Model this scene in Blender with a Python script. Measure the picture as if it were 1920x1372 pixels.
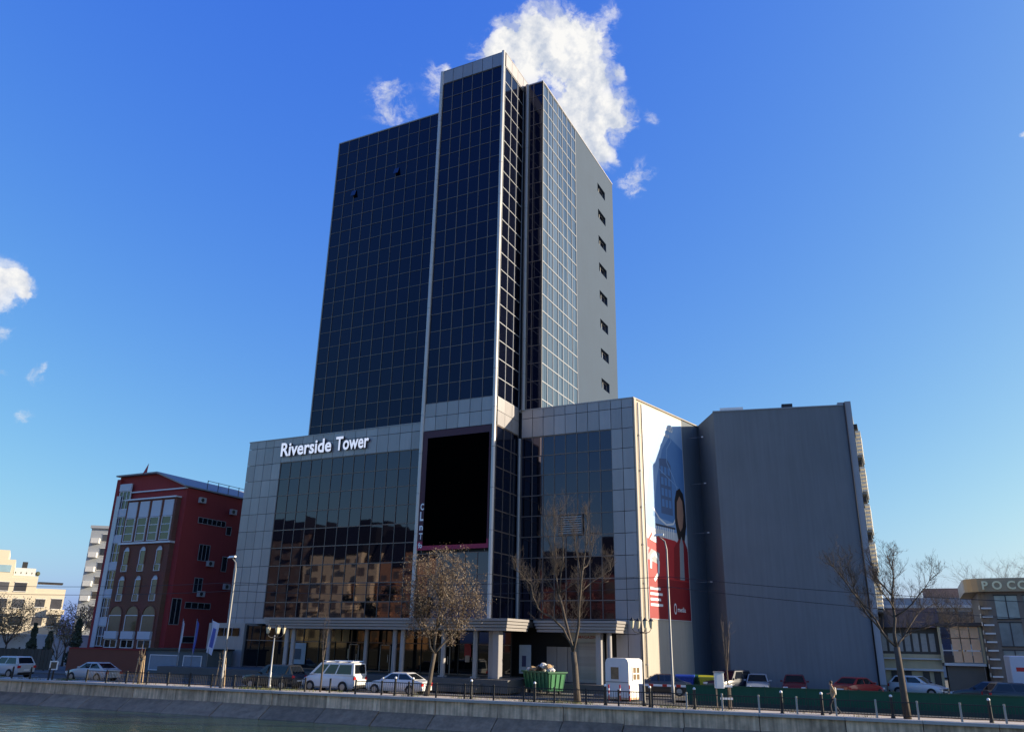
import bpy, bmesh, math, random
from mathutils import Vector, Matrix, Euler

for o in list(bpy.data.objects):
    bpy.data.objects.remove(o, do_unlink=True)
scene = bpy.context.scene
COL = scene.collection
R = math.radians

# ------------------------------------------------------------------ camera
EYE = 3.4
cam_d = bpy.data.cameras.new('camera'); cam = bpy.data.objects.new('camera', cam_d); COL.objects.link(cam)
cam_d.sensor_width = 36; cam_d.sensor_fit = 'HORIZONTAL'; cam_d.lens = 27.797
cam_d.clip_start = 0.2; cam_d.clip_end = 9000
_r = Vector((0.89783609, 0.43997324, 0.01771744)); _u = Vector((0.13045537, -0.30421446, 0.94362861)); _f = Vector((-0.42056123, 0.84491249, 0.33053159))
cam.matrix_world = Matrix(((_r.x, _u.x, -_f.x, 0), (_r.y, _u.y, -_f.y, 0), (_r.z, _u.z, -_f.z, EYE), (0, 0, 0, 1)))
scene.camera = cam

# ------------------------------------------------------------------ sun and sky
SUN_AZ = R(23.6)          # angle from +X towards +Y
SUN_EL = R(18.6)
sun_dir = Vector((math.cos(SUN_AZ)*math.cos(SUN_EL), math.sin(SUN_AZ)*math.cos(SUN_EL), math.sin(SUN_EL)))
sd = bpy.data.lights.new('sun', 'SUN'); sun = bpy.data.objects.new('sun', sd); COL.objects.link(sun)
sd.energy = 5.0; sd.angle = R(0.5); sd.color = (1.0, 0.85, 0.63)
sun.rotation_euler = (-sun_dir).to_track_quat('-Z', 'Y').to_euler()
sun.location = (60, 60, 80)

world = bpy.data.worlds.new('World'); scene.world = world; world.use_nodes = True
nt = world.node_tree; N = nt.nodes; L = nt.links; N.clear()
wo = N.new('ShaderNodeOutputWorld'); bg = N.new('ShaderNodeBackground')
sky = N.new('ShaderNodeTexSky'); sky.sky_type = 'NISHITA'; sky.sun_disc = False
sky.sun_elevation = SUN_EL; sky.sun_rotation = math.pi/2 - SUN_AZ
sky.altitude = 80; sky.air_density = 1.0; sky.dust_density = 2.0; sky.ozone_density = 4.0
SKY_K = 0.15
bg.inputs['Strength'].default_value = 0.0804   # with exposure 0.9 below

def wmath(op, a, b=None, clamp=False):
    n = N.new('ShaderNodeMath'); n.operation = op; n.use_clamp = clamp
    for i, v in enumerate((a, b)):
        if v is None: continue
        if isinstance(v, (int, float)): n.inputs[i].default_value = v
        else: L.new(v, n.inputs[i])
    return n.outputs[0]
# film-like response of the whole sky (blue saturates first), the same in every direction
sp = N.new('ShaderNodeSeparateColor'); L.new(sky.outputs['Color'], sp.inputs[0]); cmb = N.new('ShaderNodeCombineColor')
for i, (a, g) in enumerate(((1.82, 1.36), (1.40, 1.04), (0.94, 0.18))):
    L.new(wmath('DIVIDE', wmath('MINIMUM', wmath('MULTIPLY', wmath('POWER', wmath('MULTIPLY', sp.outputs[i], SKY_K), g), a), 1.1), SKY_K), cmb.inputs[i])
tc = N.new('ShaderNodeTexCoord'); DIR = tc.outputs['Generated']
CLOUDS = [
(-0.3424,0.6649,0.6638,0.0270,1.00),(-0.3111,0.6764,0.6676,0.0290,1.00),(-0.2807,0.6868,0.6705,0.0312,1.00),
(-0.2583,0.7057,0.6597,0.0301,1.00),(-0.3270,0.6838,0.6523,0.0366,1.00),(-0.2892,0.7072,0.6452,0.0404,1.00),
(-0.3592,0.6638,0.6560,0.0243,1.00),(-0.2645,0.7297,0.6305,0.0308,1.00),(-0.2847,0.7376,0.6123,0.0374,1.00),
(-0.2557,0.7590,0.5988,0.0312,1.00),(-0.2812,0.7627,0.5824,0.0304,1.00),(-0.2739,0.7790,0.5641,0.0204,1.00),
(-0.2422,0.7679,0.5930,0.0187,1.00),(-0.2298,0.7351,0.6378,0.0097,0.80),(-0.2248,0.6956,0.6823,0.0130,0.62),
(-0.4817,0.6349,0.6041,0.030,0.52),(-0.4867,0.6273,0.6080,0.012,0.62),(-0.4826,0.6493,0.5878,0.0245,0.50),
(-0.4281,0.6501,0.6277,0.020,0.52),(-0.4290,0.6600,0.6170,0.017,0.50),(-0.4163,0.6491,0.6367,0.0086,0.80),(-0.2413,0.8103,0.5340,0.0217,0.60),
(-0.2240,0.8096,0.5425,0.0140,0.50),(-0.2030,0.7758,0.5974,0.0099,0.55),(-0.8213,0.4453,0.3567,0.017,1.00),
(-0.8349,0.4319,0.3412,0.024,1.00),(-0.8189,0.4579,0.3461,0.011,0.90),(-0.8120,0.4808,0.3310,0.0065,0.70),
(-0.8236,0.5022,0.2635,0.0120,0.50),(-0.8402,0.4760,0.2600,0.0085,0.55),(-0.8355,0.5044,0.2180,0.0097,0.50),
(-0.8330,0.4623,0.3039,0.0127,0.50),(0.1595,0.8512,0.5001,0.0071,0.70),
# the same scattered fair-weather clouds go on outside the frame
(-0.90,0.25,0.36,0.045,1.0),(-0.86,-0.20,0.46,0.05,1.0),(0.55,0.45,0.70,0.05,1.0),(0.30,-0.55,0.78,0.05,0.9),(-0.35,-0.75,0.56,0.03,0.7)]
# slow warp so that the blob outlines break up
def wnoise(scale, detail, rough, vec):
    n = N.new('ShaderNodeTexNoise'); n.inputs['Scale'].default_value = scale; n.inputs['Detail'].default_value = detail; n.inputs['Roughness'].default_value = rough
    L.new(vec, n.inputs['Vector']); return n
def wvec(op, a, b):
    n = N.new('ShaderNodeVectorMath'); n.operation = op; L.new(a, n.inputs[0])
    if op == 'SCALE': n.inputs['Scale'].default_value = b
    elif isinstance(b, tuple): n.inputs[1].default_value = b
    else: L.new(b, n.inputs[1])
    return n.outputs[0]
def wramp(v, a, b, lo=0.0, hi=1.0):
    m = N.new('ShaderNodeMapRange'); m.interpolation_type = 'SMOOTHSTEP'; L.new(v, m.inputs['Value'])
    m.inputs['From Min'].default_value = a; m.inputs['From Max'].default_value = b; m.inputs['To Min'].default_value = lo; m.inputs['To Max'].default_value = hi
    return m.outputs[0]
warpn = wnoise(16, 6, 0.55, DIR)
PW_ = wvec('ADD', DIR, wvec('SCALE', wvec('SUBTRACT', warpn.outputs['Color'], (0.5, 0.5, 0.5)), 0.05))
acc = None
for (cx, cy, cz, cr, cs) in CLOUDS:
    d = N.new('ShaderNodeVectorMath'); d.operation = 'DISTANCE'; L.new(PW_, d.inputs[0]); d.inputs[1].default_value = Vector((cx, cy, cz)).normalized()
    m = wramp(d.outputs['Value'], 0, cr*1.95, cs, 0)
    if acc is None: acc = m
    else:
        k = N.new('ShaderNodeMath'); k.operation = 'SMOOTH_MAX'; L.new(acc, k.inputs[0]); L.new(m, k.inputs[1]); k.inputs[2].default_value = 0.25; acc = k.outputs[0]
f1 = wnoise(26, 12, 0.60, DIR)
f2 = wnoise(26, 12, 0.60, wvec('ADD', DIR, tuple(sun_dir*0.010)))
wisp = wnoise(38, 12, 0.68, wvec('MULTIPLY', PW_, (1.0, 1.0, 1.6)))
den = wmath('ADD', acc, wmath('MULTIPLY', wmath('SUBTRACT', f1.outputs['Fac'], 0.5), 1.5))
body = wramp(den, 0.50, 0.72)
veil = wmath('MULTIPLY', wramp(wmath('ADD', acc, wmath('MULTIPLY', wmath('SUBTRACT', wisp.outputs['Fac'], 0.5), 1.9)), 0.22, 0.80), 0.62)
gate = wramp(acc, 0.18, 0.42)
thick = wramp(acc, 0.30, 0.85, 0.45, 1.0)
covg = wmath('MULTIPLY', wmath('MAXIMUM', wmath('MULTIPLY', body, thick), veil), gate)
# cloud brightness: brighter where a puff is turned to the sun, softly grey inside and low down
lit = wmath('ADD', wmath('MULTIPLY', wmath('SUBTRACT', f1.outputs['Fac'], f2.outputs['Fac']), 1.5), 0.66)
soft = wnoise(11, 3, 0.5, DIR)
lit = wmath('ADD', lit, wmath('MULTIPLY', wmath('SUBTRACT', soft.outputs['Fac'], 0.5), 0.7))
shade = N.new('ShaderNodeValToRGB'); L.new(lit, shade.inputs['Fac'])
shade.color_ramp.elements[0].position = 0.42; shade.color_ramp.elements[0].color = (0.58, 0.64, 0.76, 1)
shade.color_ramp.elements[1].position = 0.78; shade.color_ramp.elements[1].color = (1.0, 0.99, 0.97, 1)
cb = N.new('ShaderNodeVectorMath'); cb.operation = 'SCALE'; L.new(shade.outputs['Color'], cb.inputs[0]); cb.inputs['Scale'].default_value = 0.97/SKY_K
mix = N.new('ShaderNodeMix'); mix.data_type = 'RGBA'
L.new(covg, mix.inputs['Factor']); L.new(cmb.outputs[0], mix.inputs['A']); L.new(cb.outputs[0], mix.inputs['B'])
L.new(mix.outputs['Result'], bg.inputs['Color']); L.new(bg.outputs[0], wo.inputs['Surface'])

scene.view_settings.view_transform = 'Standard'; scene.view_settings.look = 'None'
scene.view_settings.exposure = 0.9; scene.view_settings.gamma = 1.0
try: scene.view_settings.use_curve_mapping = False
except Exception: pass
scene.render.engine = 'CYCLES'
scene.cycles.max_bounces = 6; scene.cycles.glossy_bounces = 4; scene.cycles.diffuse_bounces = 3

# ------------------------------------------------------------------ helpers
RNG = random.Random(7)
def tag(o, label=None, cat=None, group=None, kind=None):
    if label: o['label'] = label
    if cat: o['category'] = cat
    if group: o['group'] = group
    if kind: o['kind'] = kind
    return o
def thing(name, label, cat, loc=(0, 0, 0), rz=0.0, group=None):
    o = bpy.data.objects.new(name, None); COL.objects.link(o)
    o.empty_display_size = 0.3; o.location = loc; o.rotation_euler = (0, 0, rz)
    return tag(o, label, cat, group)
def copy_tree(o, parent=None):
    c = o.copy(); COL.objects.link(c); c.parent = parent
    for ch in list(o.children): copy_tree(ch, c)
    return c

class MB:
    def __init__(s): s.v = []; s.f = []; s.m = []; s.cur = 0
    def add(s, vs, fs):
        b = len(s.v); s.v += [tuple(v) for v in vs]
        for f in fs: s.f.append(tuple(b+i for i in f)); s.m.append(s.cur)
        return s
    def box(s, x0, y0, z0, x1, y1, z1):
        return s.add([(x0,y0,z0),(x1,y0,z0),(x1,y1,z0),(x0,y1,z0),(x0,y0,z1),(x1,y0,z1),(x1,y1,z1),(x0,y1,z1)],
                     [(3,2,1,0),(4,5,6,7),(0,1,5,4),(1,2,6,5),(2,3,7,6),(3,0,4,7)])
    def obox(s, c, size, rz=0.0):
        ca, sa = math.cos(rz), math.sin(rz); hx, hy, hz = size[0]/2, size[1]/2, size[2]/2
        vs = [(c[0]+ca*x-sa*y, c[1]+sa*x+ca*y, c[2]+z) for z in (-hz, hz) for (x, y) in ((-hx,-hy),(hx,-hy),(hx,hy),(-hx,hy))]
        return s.add(vs, [(3,2,1,0),(4,5,6,7),(0,1,5,4),(1,2,6,5),(2,3,7,6),(3,0,4,7)])
    def tube(s, p0, p1, r0, r1=None, n=8, caps=True):
        r1 = r0 if r1 is None else r1
        p0 = Vector(p0); p1 = Vector(p1); d = (p1-p0)
        if d.length < 1e-6: return s
        d.normalize(); a = d.orthogonal().normalized(); b = d.cross(a)
        vs = []
        for p, r in ((p0, r0), (p1, r1)):
            for i in range(n):
                t = 2*math.pi*i/n; vs.append(p + a*(r*math.cos(t)) + b*(r*math.sin(t)))
        fs = [(i, (i+1) % n, n+(i+1) % n, n+i) for i in range(n)]
        if caps: fs += [tuple(range(n-1, -1, -1)), tuple(range(n, 2*n))]
        return s.add(vs, fs)
    def chain(s, pts, rads, n=6):
        """one connected tube through the points"""
        P = [Vector(p) for p in pts]; vs = []; k = len(P)
        ref = None
        for i, p in enumerate(P):
            d = (P[min(i+1, k-1)] - P[max(i-1, 0)])
            d = d.normalized() if d.length > 1e-9 else Vector((0, 0, 1))
            if ref is None: ref = d.orthogonal().normalized()
            a = (ref - d*ref.dot(d)); a = a.normalized() if a.length > 1e-4 else d.orthogonal().normalized(); ref = a; b = d.cross(a)
            for j in range(n):
                t = 2*math.pi*j/n; vs.append(p + a*(rads[i]*math.cos(t)) + b*(rads[i]*math.sin(t)))
        fs = [(i*n+j, i*n+(j+1) % n, (i+1)*n+(j+1) % n, (i+1)*n+j) for i in range(k-1) for j in range(n)]
        fs += [tuple(range(n-1, -1, -1)), tuple(range((k-1)*n, k*n))]
        return s.add(vs, fs)
    def prism(s, poly, z0, z1):
        n = len(poly)
        vs = [(x, y, z0) for x, y in poly] + [(x, y, z1) for x, y in poly]
        return s.add(vs, [tuple(range(n-1, -1, -1)), tuple(range(n, 2*n))] + [(i, (i+1) % n, n+(i+1) % n, n+i) for i in range(n)])
    def profile(s, pts, x0, x1, axis='x'):
        """closed polygon of (y,z) pulled along x (or (x,z) along y)"""
        n = len(pts)
        if axis == 'x': vs = [(x0, a, b) for a, b in pts] + [(x1, a, b) for a, b in pts]
        else: vs = [(a, x0, b) for a, b in pts] + [(a, x1, b) for a, b in pts]
        return s.add(vs, [tuple(range(n-1, -1, -1)), tuple(range(n, 2*n))] + [(i, (i+1) % n, n+(i+1) % n, n+i) for i in range(n)])
    def ball(s, c, r, seg=8, rings=5, sz=1.0):
        vs = [(c[0], c[1], c[2]+r*sz)]
        for i in range(1, rings):
            a = math.pi*i/rings
            for j in range(seg):
                t = 2*math.pi*j/seg; vs.append((c[0]+r*math.sin(a)*math.cos(t), c[1]+r*math.sin(a)*math.sin(t), c[2]+r*sz*math.cos(a)))
        vs.append((c[0], c[1], c[2]-r*sz)); last = len(vs)-1
        fs = [(0, 1+j, 1+(j+1) % seg) for j in range(seg)]
        for i in range(rings-2):
            for j in range(seg):
                a = 1+i*seg+j; b = 1+i*seg+(j+1) % seg; fs.append((a, a+seg, b+seg, b))
        o = 1+(rings-2)*seg
        fs += [(o+j, last, o+(j+1) % seg) for j in range(seg)]
        return s.add(vs, fs)
    def build(s, name, mats, parent=None, loc=None, smooth=False, bevel=0.0, org=(0, 0, 0), autos=None):
        me = bpy.data.meshes.new(name)
        me.from_pydata([(v[0]-org[0], v[1]-org[1], v[2]-org[2]) for v in s.v], [], s.f)
        bm = bmesh.new(); bm.from_mesh(me); bmesh.ops.recalc_face_normals(bm, faces=bm.faces)
        if bevel > 0:
            bmesh.ops.bevel(bm, geom=[e for e in bm.edges if len(e.link_faces) == 2 and e.calc_face_angle(0) > 0.5], offset=bevel, segments=1, affect='EDGES', clamp_overlap=True)
        bm.to_mesh(me); bm.free()
        mats = mats if isinstance(mats, (list, tuple)) else [mats]
        for m in mats: me.materials.append(m)
        if len(mats) > 1 and bevel == 0:
            for p, mi in zip(me.polygons, s.m): p.material_index = mi
        if smooth:
            for p in me.polygons: p.use_smooth = True
            if autos is not None:
                try: me.set_sharp_from_angle(angle=R(autos))
                except Exception: pass
        o = bpy.data.objects.new(name, me); COL.objects.link(o)
        if parent: o.parent = parent
        if loc: o.location = loc
        return o

# ------------------------------------------------------------------ materials
MATS = {}
def mat(name, col, rough=0.6, metal=0.0, var=0.12, scale=1.5, bump=0.0, bscale=20.0, spec=None, rnd=0.0, streak=0.0, ior=None, coat=0.0, tint=None):
    """principled surface; colour mottled by world-space noise, optional vertical streaks and per-object variation"""
    if name in MATS: return MATS[name]
    m = bpy.data.materials.new(name); m.use_nodes = True; t = m.node_tree; n = t.nodes; l = t.links
    b = n['Principled BSDF']; b.inputs['Roughness'].default_value = rough; b.inputs['Metallic'].default_value = metal
    if spec is not None: b.inputs['Specular IOR Level'].default_value = spec
    if tint: b.inputs['Specular Tint'].default_value = (*tint, 1)
    if ior: b.inputs['IOR'].default_value = ior
    if coat: b.inputs['Coat Weight'].default_value = coat; b.inputs['Coat Roughness'].default_value = 0.04
    g = n.new('ShaderNodeNewGeometry')
    nz = n.new('ShaderNodeTexNoise'); nz.inputs['Scale'].default_value = scale; nz.inputs['Detail'].default_value = 6; nz.inputs['Roughness'].default_value = 0.6
    l.new(g.outputs['Position'], nz.inputs['Vector'])
    fac = nz.outputs['Fac']
    def mth(op, a, c):
        k = n.new('ShaderNodeMath'); k.operation = op
        for i, v in enumerate((a, c)):
            if isinstance(v, (int, float)): k.inputs[i].default_value = v
            else: l.new(v, k.inputs[i])
        return k.outputs[0]
    f = mth('ADD', mth('MULTIPLY', mth('SUBTRACT', fac, 0.5), 2*var), 1.0)
    if streak:
        mp = n.new('ShaderNodeMapping'); mp.inputs['Scale'].default_value = (3.0, 3.0, 0.15); l.new(g.outputs['Position'], mp.inputs['Vector'])
        n2 = n.new('ShaderNodeTexNoise'); n2.inputs['Scale'].default_value = 1.6; n2.inputs['Detail'].default_value = 5; l.new(mp.outputs[0], n2.inputs['Vector'])
        f = mth('MULTIPLY', f, mth('ADD', mth('MULTIPLY', mth('SUBTRACT', n2.outputs['Fac'], 0.5), 2*streak), 1.0))
    if rnd:
        oi = n.new('ShaderNodeObjectInfo'); f = mth('MULTIPLY', f, mth('ADD', mth('MULTIPLY', mth('SUBTRACT', oi.outputs['Random'], 0.5), 2*rnd), 1.0))
    vm = n.new('ShaderNodeVectorMath'); vm.operation = 'SCALE'; vm.inputs[0].default_value = col[:3]; l.new(f, vm.inputs['Scale'])
    l.new(vm.outputs[0], b.inputs['Base Color'])
    if bump:
        nb = n.new('ShaderNodeTexNoise'); nb.inputs['Scale'].default_value = bscale; nb.inputs['Detail'].default_value = 4; l.new(g.outputs['Position'], nb.inputs['Vector'])
        bp = n.new('ShaderNodeBump'); bp.inputs['Strength'].default_value = bump; bp.inputs['Distance'].default_value = 0.05; l.new(nb.outputs['Fac'], bp.inputs['Height']); l.new(bp.outputs[0], b.inputs['Normal'])
    MATS[name] = m
    return m
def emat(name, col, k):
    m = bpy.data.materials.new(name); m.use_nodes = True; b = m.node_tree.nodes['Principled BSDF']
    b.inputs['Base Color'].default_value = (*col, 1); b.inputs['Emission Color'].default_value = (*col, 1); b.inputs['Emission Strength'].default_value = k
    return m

M_glass  = mat('tinted_glass', (0.003, 0.004, 0.010), rough=0.02, var=0.3, scale=0.6, ior=1.46, rnd=0.5, bump=0.015, bscale=0.9, tint=(.42, .52, 1))
M_glassp = mat('podium_glass', (0.003, 0.004, 0.008), rough=0.02, var=0.3, scale=0.6, ior=1.78, rnd=0.5, bump=0.015, bscale=0.9, tint=(.74, .70, 1))
M_glass2 = mat('shop_glass', (0.006, 0.007, 0.009), rough=0.03, var=0.3, scale=0.8, ior=1.5, rnd=0.4)
M_mull   = mat('mullion_aluminium', (0.17, 0.135, 0.12), rough=0.45, metal=0.3, var=0.1, scale=3)
M_mullw  = mat('bright_mullion', (0.36, 0.37, 0.39), rough=0.4, metal=0.0, var=0.08, scale=3)
M_clad   = mat('silver_cladding', (0.34, 0.325, 0.33), rough=0.42, metal=0.25, var=0.10, scale=0.5, rnd=0.11, streak=0.10)
M_strip  = mat('aluminium_strip', (0.52, 0.51, 0.50), rough=0.35, metal=0.1, var=0.06, scale=1)
M_dark   = mat('dark_backing', (0.012, 0.013, 0.016), rough=0.7, var=0.2)
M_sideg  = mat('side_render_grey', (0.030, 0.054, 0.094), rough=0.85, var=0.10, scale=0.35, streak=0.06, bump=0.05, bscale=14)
M_fgrey  = mat('grey_render', (0.155, 0.175, 0.195), rough=0.9, var=0.16, scale=0.22, streak=0.16, bump=0.05, bscale=10)
M_cream  = mat('cream_plaster', (0.44, 0.39, 0.325), rough=0.9, var=0.10, scale=0.6, streak=0.10, bump=0.05, bscale=12)
M_white  = mat('white_paint', (0.78, 0.78, 0.77), rough=0.5, var=0.06, scale=1.2)
M_black  = mat('black_metal', (0.018, 0.018, 0.02), rough=0.5, var=0.2, scale=4)
M_conc   = mat('concrete', (0.62, 0.44, 0.285), rough=0.9, var=0.85, scale=1.3, streak=1.0, bump=0.25, bscale=8, rnd=0.22)
M_pave   = mat('pavement_concrete', (0.46, 0.42, 0.37), rough=0.9, var=0.22, scale=1.2, bump=0.15, bscale=12)
M_plin   = mat('plinth_stone', (0.10, 0.095, 0.09), rough=0.7, var=0.25, scale=1.5)
M_canop  = mat('canopy_cladding', (0.30, 0.28, 0.27), rough=0.45, metal=0.2, var=0.08, scale=0.6)
M_asph   = mat('asphalt', (0.06, 0.06, 0.062), rough=0.85, var=0.25, scale=0.8, bump=0.2, bscale=30)
M_ground = mat('ground_earth', (0.12, 0.115, 0.09), rough=0.95, var=0.3, scale=0.2)
M_grey   = mat('grey_metal', (0.30, 0.31, 0.32), rough=0.45, metal=0.3, var=0.1, scale=2)
M_bark   = mat('bark', (0.092, 0.074, 0.058), rough=0.95, var=0.35, scale=6, bump=0.4, bscale=25)
M_twig   = mat('twig_bark', (0.125, 0.098, 0.075), rough=0.95, var=0.3, scale=4)
M_stake  = mat('wooden_stake', (0.42, 0.30, 0.18), rough=0.8, var=0.2, scale=5)
M_rubber = mat('tyre_rubber', (0.015, 0.015, 0.016), rough=0.8, var=0.2)
M_rim    = mat('alloy_rim', (0.35, 0.35, 0.36), rough=0.35, metal=0.7, var=0.1)
M_carg   = mat('car_glass', (0.008, 0.010, 0.014), rough=0.03, var=0.2, ior=1.6)
M_red    = mat('red_lamp', (0.45, 0.02, 0.02), rough=0.25, var=0.1)
M_lens   = mat('clear_lens', (0.7, 0.7, 0.68), rough=0.15, var=0.05)

def smesh(name, m):
    k = 'unit_'+name
    if k in bpy.data.meshes: return bpy.data.meshes[k]
    b = MB().box(-.5, -.5, -.5, .5, .5, .5)
    me = bpy.data.meshes.new(k); me.from_pydata(b.v, [], b.f); me.materials.append(m); return me
def unit(name, me, parent, loc, size, rz=0.0, rx=0.0, dz=0.0):
    o = bpy.data.objects.new(name, me); COL.objects.link(o); o.parent = parent
    o.location = loc; o.scale = size; o.rotation_euler = (rx, 0, rz+dz)
    return o
# ------------------------------------------------------------------ ground, river, embankment, road
BA = math.atan(0.092); BT = Vector((math.cos(BA), math.sin(BA))); BN = Vector((-math.sin(BA), math.cos(BA))); B0 = Vector((-30.5, 46.5))
def EB(s, d, z=0.0):
    p = B0 + BT*s + BN*d; return (p.x, p.y, z)
def strip(name, prof, s0, s1, m, n=1, kind='structure'):
    b = MB(); k = len(prof)
    for i in range(n+1):
        s = s0+(s1-s0)*i/n; b.v += [EB(s, d, z) for d, z in prof]
    for i in range(n):
        for j in range(k-1):
            b.f.append((i*k+j, (i+1)*k+j, (i+1)*k+j+1, i*k+j+1)); b.m.append(0)
    o = b.build(name, m); 
    if kind: o['kind'] = kind
    return o
strip('ground', [(-1800, 1.8), (-44.6, 1.8), (-44.5, -3.4), (0.15, -3.4), (0.25, -1.2), (0.3, -0.16), (60, -0.16), (3500, -0.16)], -3000, 3000, M_ground)
# water with small wind ripples
def water_mat():
    m = bpy.data.materials.new('river_water'); m.use_nodes = True; t = m.node_tree; n = t.nodes; l = t.links; b = n['Principled BSDF']
    b.inputs['Base Color'].default_value = (0.032, 0.062, 0.036, 1); b.inputs['Roughness'].default_value = 0.05; b.inputs['IOR'].default_value = 1.33
    g = n.new('ShaderNodeNewGeometry'); mp = n.new('ShaderNodeMapping'); mp.inputs['Scale'].default_value = (0.55, 1.3, 1); l.new(g.outputs['Position'], mp.inputs['Vector'])
    a = n.new('ShaderNodeTexNoise'); a.inputs['Scale'].default_value = 1.1; a.inputs['Detail'].default_value = 5; a.inputs['Roughness'].default_value = 0.55; l.new(mp.outputs[0], a.inputs['Vector'])
    p = n.new('ShaderNodeBump'); p.inputs['Strength'].default_value = 0.35; p.inputs['Distance'].default_value = 0.25; l.new(a.outputs['Fac'], p.inputs['Height']); l.new(p.outputs[0], b.inputs['Normal'])
    return m
strip('river', [(-44.55, -1.66), (0.1, -1.66)], -1500, 1500, water_mat())
strip('pavement', [(0.42, 0.0), (2.3, 0.0)], -300, 300, M_pave)
strip('kerb', [(2.28, -0.14), (2.28, 0.012), (2.44, 0.012), (2.44, -0.14)], -300, 300, M_conc)
strip('road', [(2.44, -0.10), (9.6, -0.10)], -300, 300, M_asph)
strip('far_pavement', [(9.6, -0.14), (9.6, 0.02), (24, 0.02)], -300, 300, mat('worn_asphalt', (0.13, 0.125, 0.12), rough=.9, var=.25, scale=.7, bump=.15, bscale=25))
cp = MB().prism([(-15.6, 55.7), (14, 57.5), (14, 76), (-2.5, 76), (-2.5, 71.5), (-14.2, 69.1), (-15.6, 69.1)], .024, .05).build('car_park', M_asph); cp['kind'] = 'structure'
dash = MB()
for i in range(-18, 19):
    vs = [EB(i*6, 5.95, -0.096), EB(i*6+2.4, 5.95, -0.096), EB(i*6+2.4, 6.07, -0.096), EB(i*6, 6.07, -0.096)]
    dash.add(vs, [(0, 1, 2, 3)])
o = dash.build('road_marking', mat('road_paint', (0.7, 0.7, 0.68), var=0.25, scale=6)); o['kind'] = 'structure'

W = thing('embankment_wall', 'long stained concrete river wall with coping and sloping foot along the water', 'wall', EB(0, 0), BA)
M_slope = mat('wet_concrete', (0.26, 0.185, 0.12), rough=0.85, var=0.7, scale=1.4, streak=0.3, bump=0.4, bscale=5, rnd=0.15)
wr = random.Random(3)
s = -84.0
while s < 66:
    ln = wr.uniform(3.4, 4.4); ds = wr.uniform(-0.02, 0.02)
    MB().profile([(0.0+ds, -1.0), (0.02+ds, -0.13), (0.42, -0.13), (0.42, -1.0)], s+0.02, s+ln-0.02).build('wall_segment', M_conc, W)
    MB().profile([(-0.14+ds, -0.128), (-0.14+ds, 0.005), (-0.11+ds, 0.02), (0.44, 0.02), (0.44, -0.128)], s+0.01, s+ln-0.01).build('coping', M_pave, W)
    zz = wr.uniform(-0.03, 0.03)
    MB().profile([(0.3, -.88+zz), (-0.03, -.90+zz), (-1.3, -1.70+zz), (-1.6, -2.0), (0.3, -2.0)], s+0.03, s+ln-0.03).build('slope_slab', M_slope, W)
    s += ln

# ------------------------------------------------------------------ the office tower
TO = (-40.0, 62.0, 0.0)
T = thing('office_tower', 'tall dark glass office tower with silver cladding and a stepped podium by the river', 'tower', TO)
def TL(x, y, z): return (x-TO[0], y-TO[1], z-TO[2])
YF = 62.0; YB = 57.52; XD = -62.1; XA = -54.2; XB0 = -37.4; XB1 = -30.1; XC = -27.87; XE = -19.4
ZT = 58.7; ZP = 23.2; ZBAY = 59.7
core = MB()
core.prism([(XD+.05, YF+.25), (XE-.3, YF+.25), (-17.2, 73.4), (-16.9, 88), (XD+.05, 88)], 0, ZP-.15)   # podium
core.box(XA+.05, YF+.2, ZP-.3, XC-.36, 83.5, ZT-.1)                                                        # slab
core.box(XB0+.1, YB+.2, 5.0, XB1-.12, YF+1, ZBAY-.12)                                                       # bay
core.build('core', M_dark, T, org=TO)
# flat roofs
MB().box(XD, YF+.02, ZP-.14, XE-.1, 72.5, ZP-.06).box(XA, YF+.05, ZT-.09, XC, 83.55, ZT-.02).build('roof', M_grey, T, org=TO)

PANES = []; UM = smesh('mullion', M_mull); UMW = smesh('mullion_bright', M_mullw)
def grid(org, ud, nd, us, zs, glass, um=UM, mw=0.062, md=0.09, tw=0.055, skip=None, trans=True, tcov=None):
    rz = math.atan2(ud[1], ud[0])
    def P(u, z, out): return TL(org[0]+ud[0]*u+nd[0]*out, org[1]+ud[1]*u+nd[1]*out, z)
    for i in range(len(us)-1):
        for j in range(len(zs)-1):
            if skip and skip(i, j): continue
            PANES.append((P((us[i]+us[i+1])/2, (zs[j]+zs[j+1])/2, 0.0), (us[i+1]-us[i], 0.03, zs[j+1]-zs[j]), rz, glass))
    for u in us: unit('mullion', um, T, P(u, (zs[0]+zs[-1])/2, md/2-.02), (mw, md, zs[-1]-zs[0]), rz)
    if trans:
        for z in zs: unit('transom', um, T, P((us[0]+us[-1])/2, z, md/2-.026), (us[-1]-us[0], md-.012, tw), rz)
def lin(a, b, n): return [a+(b-a)*i/n for i in range(n+1)]
def steps(a, b, d):
    r = [a]
    while r[-1]+d < b-0.2: r.append(r[-1]+d)
    return r+[b]
FX = (1, 0); FN = (0, -1); SX = (0, 1); SN = (1, 0)
zA = [ZP+.02]+[24.15+1.73*k for k in range(20)]+[ZT-.12]
grid((0, YF+.06), FX, FN, lin(XA+.1, XB0, 12), zA, M_glass)                        # slab front left of the bay
grid((0, YF+.06), FX, FN, [-29.35, -28.92, XC-.06], zA, M_glass)                   # slab front right of the bay
zB = steps(23.45, 58.1, 1.73)
grid((0, YB+.06), FX, FN, lin(XB0+.2, XB1-.2, 6), zB, M_glass)                     # bay front
grid((XB1-.06, 0), SX, SN, lin(YB+.25, YF+.05, 3), zB, M_glass, um=UMW, mw=.05, tw=0.065)   # bay side
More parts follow.
